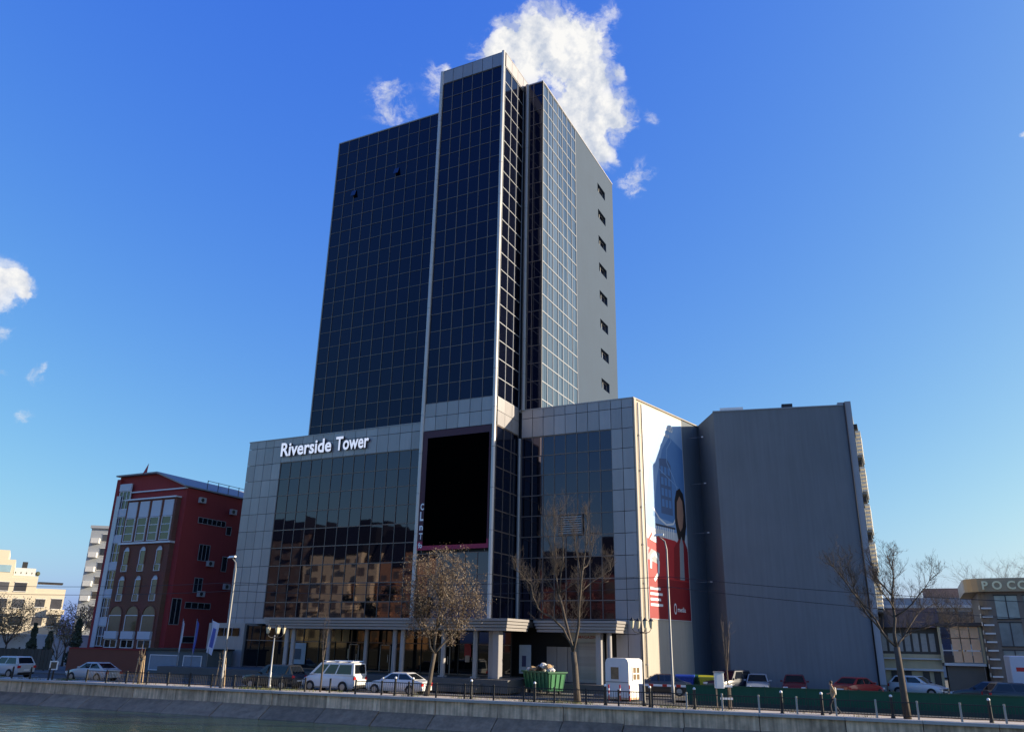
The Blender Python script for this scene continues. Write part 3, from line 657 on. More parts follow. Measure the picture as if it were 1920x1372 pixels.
# ------------------------------------------------------------------ red brick building on the left
RO = (-76.4, 62.0, 0.0)
X0, X1, Y0, Y1 = -82.0, -70.75, 62.0, 78.0
RB = thing('brick_building', 'six storey dark red brick building with arched windows and a pale glazed stair', 'building', RO)
def brick_mat(name, col, mort, sc):
    m = bpy.data.materials.new(name); m.use_nodes = True; t = m.node_tree; n = t.nodes; l = t.links; b = n['Principled BSDF']; b.inputs['Roughness'].default_value = .9
    g = n.new('ShaderNodeNewGeometry'); mp = n.new('ShaderNodeMapping'); mp.inputs['Rotation'].default_value = (R(90), 0, 0); l.new(g.outputs['Position'], mp.inputs['Vector'])
    bt = n.new('ShaderNodeTexBrick'); bt.inputs['Scale'].default_value = sc; bt.inputs['Mortar Size'].default_value = .012
    bt.inputs['Color1'].default_value = (*col, 1); bt.inputs['Color2'].default_value = (col[0]*.75, col[1]*.75, col[2]*.75, 1); bt.inputs['Mortar'].default_value = (*mort, 1)
    l.new(mp.outputs[0], bt.inputs['Vector'])
    nz = n.new('ShaderNodeTexNoise'); nz.inputs['Scale'].default_value = .5; nz.inputs['Detail'].default_value = 5; l.new(g.outputs['Position'], nz.inputs['Vector'])
    mx = n.new('ShaderNodeMix'); mx.data_type = 'RGBA'; mx.blend_type = 'MULTIPLY'; mx.inputs['Factor'].default_value = .5; l.new(bt.outputs['Color'], mx.inputs['A']); l.new(nz.outputs['Color'], mx.inputs['B'])
    l.new(mx.outputs['Result'], b.inputs['Base Color']); return m
M_brick = brick_mat('brown_brick', (.26, .095, .062), (.2, .11, .08), 4.0)
M_redw = mat('red_render', (.29, .034, .034), rough=.9, var=.16, scale=.4, streak=.12)
M_terr = mat('terracotta_wall', (.19, .060, .035), rough=.9, var=.15, scale=.8)
M_wfr = mat('white_frame', (.66, .67, .70), rough=.5, var=.06)
M_bgl = mat('house_glass', (.012, .016, .022), rough=.04, var=.5, scale=1.2, ior=1.6, rnd=.5)
M_warm = mat('amber_reflection', (.13, .085, .035), rough=.12, var=.3, scale=2)  # yellowish reflection in dark panes, painted as an amber base colour
M_panel = mat('pale_spandrel', (.50, .53, .60), rough=.5, var=.08)
# walls: brick front, red sides, gabled top
f = MB(); f.cur = 0
f.profile([(X0, 2.0), (X1, 2.0), (X1, 19.0), (-75.6, 20.9), (X0, 20.9)], Y0+.25, Y1, 'y')
f.build('wall', M_redw, RB, org=RO)
bx = MB().box(-79.3, Y0-.35, 2.2, -71.5, Y0+.25, 17.9); bx.build('front_bay', M_brick, RB, org=RO)
MB().box(X0-.05, Y0-.1, 2.0, X0+.55, Y0+.25, 20.6).build('edge_pier', M_redw, RB, org=RO)
MB().box(X0+.55, Y0-.02, 18.9, X1+.02, Y0+.25, 19.02).build('cornice', M_wfr, RB, org=RO)
MB().profile([(X0-.2, 20.92), (-75.6, 20.92), (X1+.15, 19.05), (X1+.15, 19.2), (-75.5, 21.08), (X0-.2, 21.08)], Y0-.25, Y1+.2, 'y').build('roof_edge', mat('roof_sheet', (.26, .26, .27), rough=.6, var=.15), RB, org=RO)
MB().box(-79.5, Y0-.6, 17.9, -71.4, Y0+.2, 18.06).build('cornice', M_wfr, RB, org=RO); MB().box(-79.5, Y0-.55, 13.0, -71.4, Y0+.2, 13.2).build('cornice', M_wfr, RB, org=RO)
for k in range(8):  # roof terrace railing
    y = Y0+3+k*1.6; MB().tube((X1-.05, y, 19.2), (X1-.05, y, 20.3), .04, .04, 6).build('railing_post', M_black, RB, org=RO)
MB().tube((X1-.05, Y0+3, 20.25), (X1-.05, Y0+14.4, 20.25), .035, .035, 6).build('rail', M_black, RB, org=RO)
def window(parent, x0, x1, z0, z1, y, glass=None, bars=(1, 0), fr=.07, depth=.12, lab='window'):
    w = MB().box(x0, y-depth, z0, x1, y, z0+fr).box(x0, y-depth, z1-fr, x1, y, z1).box(x0, y-depth, z0+fr, x0+fr, y, z1-fr).box(x1-fr, y-depth, z0+fr, x1, y, z1-fr)
    for i in range(bars[0]):
        xx = x0+(x1-x0)*(i+1)/(bars[0]+1); w.box(xx-fr/2, y-depth+.01, z0+fr, xx+fr/2, y-.01, z1-fr)
    for i in range(bars[1]):
        zz = z0+(z1-z0)*(i+1)/(bars[1]+1); w.box(x0+fr, y-depth+.02, zz-fr/2, x1-fr, y-.02, zz+fr/2)
    o = w.build(lab, M_wfr, parent, org=RO)
    MB().box(x0+fr*.5, y-.06, z0+fr*.5, x1-fr*.5, y+.02, z1-fr*.5).build('pane', glass or M_bgl, o, org=RO)
    return o
yb = Y0-.35
for i in range(4):      # top loggia: pale panels over dark glazing
    x = -78.95+i*1.9
    window(RB, x, x+1.45, 13.3, 15.9, yb, None, (0, 2)); MB().box(x, yb-.08, 15.95, x+1.45, yb, 17.7).build('spandrel', M_panel, RB, org=RO)
def arch(x, w, z0, zs, glass, pale):
    """window with a round head: frame ring, pane, and pale fan light"""
    n = 10; r = w/2; cx = x+r
    out = [(x-.12, z0), (x-.12, zs)]+[(cx-(r+.12)*math.cos(math.pi*k/n), zs+(r+.12)*math.sin(math.pi*k/n)) for k in range(1, n)]+[(x+w+.12, zs), (x+w+.12, z0)]
    inn = [(x, z0), (x, zs)]+[(cx-r*math.cos(math.pi*k/n), zs+r*math.sin(math.pi*k/n)) for k in range(1, n)]+[(x+w, zs), (x+w, z0)]
    fr = MB(); m = len(out)
    vs = [(a, yb-.10, b) for a, b in out]+[(a, yb-.10, b) for a, b in inn]+[(a, yb+.02, b) for a, b in out]+[(a, yb+.02, b) for a, b in inn]
    fr.add(vs, [(k, k+1, m+k+1, m+k) for k in range(m-1)]+[(k, 2*m+k, 2*m+k+1, k+1) for k in range(m-1)]+[(m+k, m+k+1, 3*m+k+1, 3*m+k) for k in range(m-1)])
    o = fr.build('arched_window', M_brick, RB, org=RO)
    MB().add([(a, yb-.03, b) for a, b in [(x, z0), (x+w, z0), (x+w, zs), (x, zs)]], [(0, 1, 2, 3)]).build('pane', glass, o, org=RO)
    hd = [(x, zs)]+[(cx-r*math.cos(math.pi*k/n), zs+r*math.sin(math.pi*k/n)) for k in range(1, n)]+[(x+w, zs)]
    MB().add([(a, yb-.03, b) for a, b in hd], [tuple(range(len(hd)))]).build('fan_light', M_panel if pale else M_warm, o, org=RO)
    MB().box(x-.02, yb-.09, zs-.05, x+w+.02, yb-.035, zs+.03).box(x, yb-.08, z0, x+.09, yb-.035, zs-.05).build('glazing_bar', M_wfr, o, org=RO)
    return o
for lv, zb in ((0, 10.1), (1, 7.0)):
    for i in range(3):
        x = -78.4+i*2.55
        arch(x, .85, zb+.75, zb+2.2, M_warm if (i+lv) % 2 == 0 else M_bgl, True)
        window(RB, x, x+.85, zb-.05, zb+.7, yb, None, (0, 0), fr=.05)
for i in range(3):
    x = -79.0+i*2.55
    arch(x, 1.9, 3.9, 5.5, M_warm, False); MB().box(x, yb-.3, 3.1, x+1.9, yb, 3.88).build('spandrel', M_panel, RB, org=RO); window(RB, x, x+1.9, 2.2, 3.05, yb, None, (1, 0))
# pale glazed stair on the left of the front
for lv in range(6):
    z0 = 2.3+lv*2.95
    window(RB, X0+.75, -79.4, z0, z0+2.1, Y0, M_warm if lv in (2, 3) else M_bgl, (2, 1)); MB().box(X0+.7, Y0-.18, z0+2.12, -79.4, Y0, z0+2.93).build('spandrel', M_panel, RB, org=RO)
MB().box(X0+.6, Y0-.28, 2.2, X0+1.25, Y0-.18, 18.6).build('stair_strip', mat('pale_blue_glass', (.42, .47, .55), rough=.15, var=.2, scale=1.5), RB, org=RO)
# openings of the red side
def swin(y0, y1, z0, z1, n=1, glass=None):
    o = MB().box(X1-.02, y0, z0, X1+.05, y1, z0+.07).box(X1-.02, y0, z1-.07, X1+.05, y1, z1).box(X1-.02, y0, z0+.07, X1+.05, y0+.07, z1-.07).box(X1-.02, y1-.07, z0+.07, X1+.05, y1, z1-.07)
    for i in range(1, n): yy = y0+(y1-y0)*i/n; o.box(X1-.02, yy-.04, z0+.07, X1+.05, yy+.04, z1-.07)
    o = o.build('window', M_grey, RB, org=RO); MB().box(X1-.01, y0+.04, z0+.04, X1+.02, y1-.04, z1-.04).build('pane', glass or M_bgl, o, org=RO)
swin(Y0+2.3, Y0+6.4, 15.4, 16.1, 6); swin(Y0+3.0, Y0+4.6, 11.4, 13.2, 3); swin(Y0+3.0, Y0+4.2, 8.0, 9.6, 2); swin(Y0+2.2, Y0+5.8, 6.3, 7.0, 4); swin(Y0+.4, Y0+1.7, 4.6, 7.3, 2); swin(Y0+2.5, Y0+4.4, 2.8, 3.5, 1)
swin(Y0+6.6, Y0+7.4, 10.5, 12.2, 1); swin(Y0+6.6, Y0+7.4, 14.6, 15.6, 1)
for (y, z) in ((Y0+1.9, 17.6), (Y0+6.7, 17.0), (Y0+4.3, 10.9), (Y0+3.6, 7.6), (Y0+7.2, 8.6)):
    a = MB().box(X1+.05, y, z, X1+.40, y+.85, z+.6).build('air_conditioner', mat('ac_grey', (.42, .42, .42), rough=.6, var=.12), RB, org=RO); MB().tube((X1+.40, y+.32, z+.3), (X1+.415, y+.32, z+.3), .22, .22, 12).build('fan_grille', M_black, a, org=RO)
b = MB().add([(-77.9, Y0-.1, 20.95), (-77.3, Y0-.1, 20.95), (-77.6, Y0+.2, 22.3), (-77.6, Y0-.4, 20.95)], [(0, 1, 2), (0, 3, 2), (3, 1, 2)]); b.build('roof_finial', mat('finial_red', (.35, .05, .05)), RB, org=RO)

# terracotta garden wall and grey shop front before it
TW = thing('garden_wall', 'low terracotta rendered wall in front of the red brick building', 'wall', (-71, 56, 0))
MB().box(-5.6, -.15, 0, 5.0, .15, 2.15).build('wall', M_terr, TW); MB().box(-5.65, -.2, 2.15, 5.05, .2, 2.24).build('coping', M_redw, TW)
GS = thing('garage_front', 'low grey shop front with two wide pale windows beside the red building', 'shop', (-61.7, 56.2, 0))
MB().box(-4.2, -.1, 0, 3.6, 3, 2.25).build('wall', mat('slate_paint', (.10, .12, .13), rough=.7, var=.1), GS)
MB().box(-4.3, -.3, 2.25, 3.7, 3.1, 2.4).build('roof', M_black, GS)
for x, w in ((-3.6, 3.7), (.75, 2.3)):
    wn = MB().box(x, -.16, .45, x+w, -.1, .53).box(x, -.16, 1.75, x+w, -.1, 1.83).box(x, -.16, .53, x+.08, -.1, 1.75).box(x+w-.08, -.16, .53, x+w, -.1, 1.75).build('window', M_wfr, GS)
    MB().box(x+.08, -.125, .53, x+w-.08, -.1, 1.75).build('pane', mat('pale_film', (.20, .26, .32), rough=.25, var=.15, scale=2), wn)
# three flags by the shop front
M_flw = mat('flag_white', (.62, .62, .70), rough=.8, var=.1, scale=3); M_flb = mat('flag_blue', (.10, .13, .42), rough=.8, var=.2, scale=2)
for i, (x, lab, w, bl) in enumerate(((-60.95, 'furled white flag on the left pole of three', .16, False), (-59.2, 'furled dark blue flag on the middle pole of three', .22, True), (-57.3, 'open white and blue flag on the right pole beside the tower', .72, True))):
    FG = thing('flag', lab, 'flag', (x, 55.4, 0), R(18), 'flags before the shop front')
    MB().tube((0, 0, 0), (0, 0, 5.0), .035, .025, 8).build('pole', M_grey, FG, smooth=True)
    n = 10; b = MB()
    for k in range(n+1):
        t = k/n; 
        for j in range(5):
            u = j/4; b.v.append((.03+w*u*(1-.25*t)-.25*t*w, .06*math.sin(u*6+t*5), 4.85-2.7*t-.25*u))
    for k in range(n):
        for j in range(4): b.f.append((k*5+j, k*5+j+1, k*5+j+6, k*5+j+5)); b.m.append(1 if (bl and (i == 1 or 1 <= j <= 2 and 1 < k < 8)) else 0)
    b.build('cloth', [M_flw, M_flb], FG, smooth=True)

# ------------------------------------------------------------------ far buildings on the left
M_farg = mat('far_grey', (.34, .36, .38), rough=.9, var=.1, scale=.2); M_farc = mat('far_cream', (.60, .53, .40), rough=.9, var=.10, scale=.2); M_farw = mat('far_white', (.62, .61, .58), rough=.9, var=.1)
M_farwin = mat('far_window', (.05, .05, .055), rough=.15, var=.5, scale=.8, rnd=.5)
def block(name, label, loc, rz, parts, wins, mw, roofc=None):
    t = thing(name, label, 'building', loc, rz)
    for k, (x0, y0, z0, x1, y1, z1) in enumerate(parts): MB().box(x0, y0, z0, x1, y1, z1).build('wall', mw, t)
    for (x, z, w, h, y) in wins:
        o = MB().box(x-.08, y-.09, z-.1, x+w+.08, y+.05, z).box(x-.08, y-.07, z+h, x+w+.08, y+.05, z+h+.08).build('window_surround', M_farw, t)
        MB().box(x, y-.05, z, x+w, y+.05, z+h).build('pane', M_farwin, o)
    return t
# tall grey apartment block: seen behind the brick building
wins = [(x, 2+k*2.55, 1.3, 1.3, 0) for k in range(8) for x in (-1.0, 1.4, 3.8)]
AG = block('apartment_block', 'tall pale grey apartment block behind the left edge of the red building', (-133.5, 101, 0), R(38), [(-3.1, 0, 0, 6.5, 12, 22.2)], wins, M_farg)
MB().box(-3.3, -.3, 22.2, 6.7, 12, 22.7).build('roof', M_farg, AG)
for k in range(8): MB().box(-2.7, -.9, 1.6+k*2.55, -1.3, 0, 2.5+k*2.55).build('balcony', M_farw, AG)
# stepped sunlit cream building, its lit side turned to the right
wins = [(x, z, w, h, 0) for x, z, w, h in ((-.75, 9.3, 1.5, 1.2), (-.6, 7.0, 1.5, 1.2), (2.3, 7.2, 1.2, 1.1), (4.3, 7.0, 1.4, 1.4), (-3.2, 9.3, 1.7, 1.2), (-3.0, 7.0, 1.7, 1.2), (-.5, 4.6, 1.5, 1.2), (2.3, 4.6, 1.3, 1.2), (4.2, 4.6, 1.3, 1.2), (-3.0, 4.6, 1.6, 1.2), (-.4, 2.2, 1.5, 1.2), (2.4, 2.2, 1.3, 1.2), (-6, 9.3, 1.6, 1.2), (-6, 7, 1.6, 1.2))]
AC = block('cream_building', 'sunlit cream stepped apartment building with terraces at the left edge', (-117.5, 76.0, 0), R(57), [(-16, 0, 0, 5.9, 12, 9.2), (-16, .02, 9.2, 2.0, 12, 11.2), (-16, .04, 11.2, -1.3, 12, 13.7), (-16, .06, 13.7, -2.3, 12, 15)], wins, M_farc)
MB().box(-6, -.02, 11.9, -1.7, .05, 12.9).build('loggia_glazing', mat('sky_glazing', (.25, .38, .45), rough=.1, var=.2), AC)
MB().box(-1.25, .3, 11.2, 1.5, 4, 12.6).build('roof_room', M_farw, AC); MB().box(-1.3, .1, 11.2, 2.0, .25, 11.5).build('terrace_wall', M_farc, AC); MB().box(2.0, .1, 9.2, 5.9, .25, 9.8).build('terrace_wall', M_farc, AC)
MB().box(2.1, .4, 10.55, 5.4, 3.5, 10.75).build('pergola', M_black, AC); MB().box(-.4, 2, 12.6, .3, 2.7, 13.6).build('chimney', M_dark, AC)
MB().box(3.9, -.9, 6.2, 6.2, 0, 6.9).build('balcony', M_farc, AC); MB().box(-3.4, -.7, 6.1, .2, 0, 6.8).build('balcony', M_farc, AC)
for k in range(5): MB().ball((-1.0+k*.7, .6, 11.9), .35, 7, 5).build('terrace_plant', mat('terrace_green', (.06, .07, .03), var=.3), AC)
HS = thing('red_roof_house', 'small white house with red roof between the cream and grey blocks', 'house', (-103, 84, 0), R(45))
MB().box(-4, 0, 0, 4, 6, 6.4).build('wall', M_farw, HS)
MB().profile([(-4.6, 6.4), (4.6, 6.4), (2.5, 8.0), (-2.5, 8.0)], -.5, 6.5, 'y').build('roof', mat('roof_tile', (.20, .08, .05), var=.2, scale=2), HS)
for x in (-3, -.8, 1.4):
    for z in (1.2, 3.9): MB().box(x, -.05, z, x+1.3, .02, z+1.5).build('window', M_farwin, HS)
LW = thing('white_garden_wall', 'long low white wall behind the parked cars at the far left', 'wall', (-93, 68, 0), R(40)); MB().box(-16, -.15, 0, 12, .15, 3.3).build('wall', M_farw, LW); MB().box(-16, -.2, 3.3, 12, .2, 3.42).build('coping', M_white, LW)

# ------------------------------------------------------------------ buildings on the right
HR = thing('cream_house', 'low cream house with glazed upper storey and wooden bay behind the green fence', 'house', (0, 76, 0))
M_hc = mat('house_cream', (.56, .45, .27), rough=.9, var=.14, scale=.8, streak=.1)
MB().box(-3.3, 0, 0, 1.2, 6, 3.15).build('wall', M_hc, HR); MB().box(-3.3, -.3, 1.9, 1.25, 0, 2.05).build('ledge', M_farw, HR); MB().box(-3.3, -.25, 2.75, 1.25, 0, 2.85).build('ledge', M_farw, HR)
MB().box(-3.3, .1, 3.15, 1.2, 6, 5.2).build('upper_wall', mat('brown_wall', (.10, .075, .055), var=.2), HR)
for i in range(7): MB().box(-3.1+i*.6, .02, 3.35, -2.68+i*.6, .1, 4.75).build('window', mat('pale_curtain', (.42, .38, .32), var=.3, scale=4), HR)
MB().profile([(-.5, 5.2), (6.3, 5.2), (4.0, 6.8), (1.5, 6.8)], -3.6, 1.4).build('roof', mat('dark_tile', (.06, .045, .04), var=.25, scale=2), HR)
BV = MB().box(1.35, -.6, 2.35, 4.25, 5, 2.55).build('bay_floor', M_farw, HR); MB().box(1.5, -.2, .0, 4.1, 5, 2.35).build('ground_wall', mat('taupe_wall', (.16, .13, .10), var=.15), HR)
MB().box(1.2, -.5, 2.55, 1.38, 0, 5.4).build('bay_post', M_hc, HR); MB().box(4.15, -.5, 2.55, 4.3, 0, 5.4).build('bay_post', M_hc, HR)
M_wood = mat('wood_shutter', (.85, .50, .28), rough=.7, var=.2, scale=3)
for i in range(4):
    for j in range(3): MB().box(1.42+i*.68, -.45, 2.6+j*.92, 2.02+i*.68, -.4, 3.44+j*.92).build('bay_panel', M_bgl if i == 0 else M_wood, HR)
MB().box(1.1, -.8, 5.35, 4.4, 5, 5.6).build('bay_roof', mat('dark_tile', (.06, .045, .04)), HR)
for x in (-2.6, -1.6, -.3, .5): MB().box(x, -.06, .3, x+.5, .02, 1.85).build('door_panel', mat('dark_door', (.06, .05, .04)), HR)
# corner office with ring letters on its fascia
CO = thing('corner_office', 'dark brown office building with tall windows and round letters on its fascia at right edge', 'building', (9, 74, 0))
M_cof = mat('brown_cladding', (.17, .14, .115), rough=.6, var=.15, scale=.7); M_fas = mat('bronze_fascia', (.36, .27, .17), rough=.4, metal=.3, var=.12)
def rounded(x0, y0, x1, y1, r): return [(x1, y0), (x1, y1), (x0, y1)]+[(x0+r-r*math.cos(t*math.pi/12), y0+r-r*math.sin(t*math.pi/12)) for t in range(0, 7)]
MB().prism(rounded(-4.6, 0, 10, 10, 1.0), 0, 7.9).build('wall', M_cof, CO); MB().prism(rounded(-5.5, -.5, 10.3, 10.3, 1.9), 7.85, 8.85).build('fascia', M_fas, CO)
for i in range(4):
    for j in range(3):
        x = -3.55+i*1.9; o = MB().box(x-.06, -.1, 1.8+j*2.0, x+1.56, 0, 1.87+j*2.0).box(x-.06, -.1, 3.55+j*2.0, x+1.56, 0, 3.62+j*2.0).box(x+.72, -.1, 1.87+j*2, x+.78, 0, 3.55+j*2).build('window', M_black, CO)
        MB().box(x, -.05, 1.87+j*2, x+1.5, .02, 3.55+j*2).build('pane', mat('office_glass_reflect', (.26, .30, .27), rough=.08, var=.6, scale=.8, rnd=.5), o)  # greenish white reflection painted into the pane colour
for j in range(9): MB().box(-4.55, -.12, 1.6+j*.62, -3.85, 0, 1.72+j*.62).build('louvre', M_farw, CO)
for j in range(9): MB().box(-4.62, .2, 1.6+j*.62, -4.60, 1.6, 1.9+j*.62).build('louvre', M_farw, CO)
for ch, x in (('P', -4.3), ('O', -3.6), ('C', -2.6), ('C', -1.9), ('L', -1.2), ('O', -.7), ('X', .3)):
    me = text_mesh(ch, 1.0, .03, .03); me.materials.append(mat('gilt_letter', (.75, .66, .42), rough=.3, metal=.3)); me.name = 'letter'
    o = bpy.data.objects.new('letter', me); COL.objects.link(o); o.parent = CO; o.rotation_euler = (R(90), 0, 0); o.location = (x, -.55, 8.02); o.scale = (.85, .85, 1)
FR = thing('far_block', 'distant flat roofed block with ribbon windows seen through the right bare tree', 'building', (3, 132, 0), 0)
MB().box(-9, 0, 0, 16, 14, 10.6).build('wall', M_farg, FR); MB().box(-2, 2, 10.6, 3, 8, 12).build('roof_house', mat('far_brick', (.35, .2, .14)), FR)
for z in (1.5, 4.4, 7.3): MB().box(-8.8, -.08, z, 15.8, .02, z+1.4).build('ribbon_window', M_farwin, FR); MB().box(-9, -.5, z+1.9, 16, 0, z+2.3).build('balcony_band', M_farw, FR)

# ------------------------------------------------------------------ the near bank opposite, mirrored in the glass
def facing(name, label, x, y, w, h, m, nx, nz):
    t = thing(name, label, 'building', (x, y, 1.8), 0, 'blocks on the opposite bank'); MB().box(0, -14, 0, w, 0, h).build('wall', m, t)
    dx = w/nx; dz = (h-1.5)/nz; wn = MB(); bl = MB()
    for i in range(nx):
        for j in range(nz):
            if (i*7+j*3) % 11 == 0: continue
            wn.box(i*dx+dx*.22, -.02, 1.2+j*dz+dz*.22, i*dx+dx*.78, .04, 1.2+j*dz+dz*.78)
            if i % 3 == 1: bl.box(i*dx+dx*.1, .0, 1.2+j*dz, i*dx+dx*.9, 1.1, 1.2+j*dz+dz*.30)
    wn.build('windows', mat('mirror_window', (.20, .165, .12), rough=.2, var=.5, scale=.6), t)['kind'] = 'stuff'; bl.build('balconies', m, t)['kind'] = 'stuff'
    MB().add([(-.4, -14.4, h), (w+.4, -14.4, h), (w+.4, .4, h), (-.4, .4, h), (1.2, -11, h+6), (w-1.2, -11, h+6), (w-1.2, -2, h+6), (1.2, -2, h+6)], [(3,2,1,0),(4,5,6,7),(0,1,5,4),(1,2,6,5),(2,3,7,6),(3,0,4,7)]).build('roof', M_dark, t)
facing('apartment_block', 'broad sunlit cream apartment block mirrored in the middle of the podium glass', -128.5, -26, 19, 21, mat('mirror_cream', (.80, .66, .40), var=.12, scale=.2), 6, 6)
facing('apartment_block', 'dark brown apartment block mirrored at the left of the podium glass', -168, -27, 38, 24, mat('mirror_brown', (.18, .13, .09), var=.2, scale=.2), 12, 9)
facing('apartment_block', 'orange brick apartment block mirrored beside the bay of the tower', -108.5, -27, 13, 19, mat('mirror_orange', (.55, .30, .15), var=.15, scale=.2), 5, 6)
facing('apartment_block', 'low red brown block mirrored at the foot of the right podium glass', -72, -24, 28, 13, mat('mirror_red', (.26, .09, .06), var=.2, scale=.2), 9, 3)
facing('apartment_block', 'pale grey block mirrored faintly behind the bare tree', -42, -28, 18, 11, mat('mirror_grey', (.33, .32, .30), var=.2, scale=.2), 6, 3)
# ------------------------------------------------------------------ trees
VR = R(26)    # trees are drawn from the river side: local x runs along the view
def add_twigs(rng, out, p, d, L, r, depth, spread=.6, up=.25, n=3):
    """recursive thin branches; out collects (points, radii)"""
    pts = [p.copy()]; rad = [r]; q = p.copy(); dd = d.copy(); k = 3
    for i in range(k):
        dd = (dd+Vector((rng.gauss(0, .22), rng.gauss(0, .22), rng.gauss(up*.3, .15)))).normalized(); q = q+dd*(L/k); pts.append(q.copy()); rad.append(max(r*(1-.75*(i+1)/k), .004))
    out.append((pts, rad))
    if depth <= 0: return
    for i in range(n):
        t = rng.uniform(.25, 1.0); j = min(int(t*k), k-1); b = pts[j].lerp(pts[j+1], t*k-j)
        nd = (dd+Vector((rng.gauss(0, spread), rng.gauss(0, spread), rng.gauss(up, spread*.6)))).normalized()
        add_twigs(rng, out, b, nd, L*rng.uniform(.45, .75), max(rad[j]*.6, .004), depth-1, spread, up, n)
def limb(rng, out, pts, r0, r1, jitter=.05):
    """a given limb, resampled with a little wander"""
    P = [Vector(p) for p in pts]; q = []
    for a, b in zip(P[:-1], P[1:]):
        m = max(2, int((b-a).length/.5))
        for i in range(m): q.append(a.lerp(b, i/m)+Vector((rng.gauss(0, jitter), rng.gauss(0, jitter), rng.gauss(0, jitter)*.5))*(1 if i else .3))
    q.append(P[-1]); n = len(q); out.append((q, [r0+(r1-r0)*i/(n-1) for i in range(n)])); return q
def tubes(name, lst, m, parent, n=5):
    b = MB()
    for pts, rad in lst: b.chain(pts, rad, 3 if rad[0] < .015 else n)
    return b.build(name, m, parent, smooth=True)
def tree(name, label, loc, seed, trunk, limbs, twigs, group=None, rz=VR, leaf=None, bark=M_bark, twigm=M_twig, tr=.014):
    """trunk: points+radii; limbs: (points, r0, r1); twigs: (per metre, length, depth, spread, up)"""
    rng = random.Random(seed); t = thing(name, label, 'tree', loc, rz, group)
    tubes('trunk', [trunk], bark, t, 8)
    lb = []; tw = []
    for pts, r0, r1 in limbs:
        q = limb(rng, lb, pts, r0, r1)
        Ltot = sum((b-a).length for a, b in zip(q[:-1], q[1:]))
        for i in range(int(Ltot*twigs[0])):
            j = rng.randrange(len(q)//4, len(q)-1); d = (q[j+1]-q[j]).normalized()
            nd = (d*.7+Vector((rng.gauss(0, twigs[3]), rng.gauss(0, twigs[3]), rng.gauss(twigs[4], .4)))).normalized()
            add_twigs(rng, tw, q[j], nd, twigs[1]*rng.uniform(.5, 1.2), tr, twigs[2], twigs[3], twigs[4], 3)
    c = tubes('crown', lb, bark, t, 6); tubes('twigs', tw, twigm, c)['kind'] = 'stuff'
    if leaf:
        num, size, mm, spread = leaf; b = MB(); ends = [p[-1] for p, _ in tw]+[p[-2] for p, _ in tw]
        for i in range(num):
            p = rng.choice(ends)+Vector((rng.gauss(0, spread), rng.gauss(0, spread), rng.gauss(0, spread))); u = Vector((rng.gauss(0, 1), rng.gauss(0, 1), rng.gauss(0, 1))).normalized(); v = u.orthogonal().normalized(); s = size*rng.uniform(.5, 1.3)
            b.cur = rng.randrange(len(mm)); b.add([p-u*s-v*s*.45, p+u*s-v*s*.35, p+u*s+v*s*.4, p-u*s*.7+v*s*.45], [(0, 1, 2, 3)])
        o = b.build('leaves', mm, c); o['kind'] = 'stuff'
    return t
# brown tree that kept its dry leaves
S1 = 1/27.4
def px(cx, cy, s):
    return lambda x, y, d=0.0: ((x-cx)*s, d, (cy-y)*s)
a = px(817, 1303, S1)
M_lv = [mat('dry_leaf_a', (.066, .036, .016), var=.3, scale=3), mat('dry_leaf_b', (.10, .062, .027), var=.3, scale=3), mat('dry_leaf_c', (.040, .025, .013), var=.3, scale=3)]
tree('leafy_tree', 'tree with dry brown leaves standing before the black banner', EB(.6, 2.0), 5,
     ([a(817, 1305), a(822, 1280), a(825, 1255), a(829, 1230)], [.20, .155, .14, .13]),
     [([a(829, 1230), a(818, 1205), a(806, 1175, -.5), a(795, 1130, -.8), a(790, 1080, -1)], .09, .02), ([a(829, 1230), a(830, 1190), a(836, 1140, .3), a(838, 1090), a(840, 1050)], .10, .02),
      ([a(829, 1230), a(845, 1212), a(868, 1185, .6), a(880, 1140, .9), a(885, 1090, 1)], .085, .02), ([a(818, 1205), a(800, 1190, .6), a(786, 1165, 1), a(780, 1120, 1.2)], .06, .015),
      ([a(832, 1185), a(850, 1150, -1), a(862, 1100, -1.4), a(868, 1060, -1.5)], .06, .015), ([a(868, 1185, .6), a(890, 1165, .2), a(900, 1130, .1)], .05, .015), ([a(836, 1140), a(815, 1100, 1), a(812, 1060, 1.3)], .05, .015)],
     (9, 1.15, 2, .75, .05), leaf=(11000, .05, M_lv, .12))
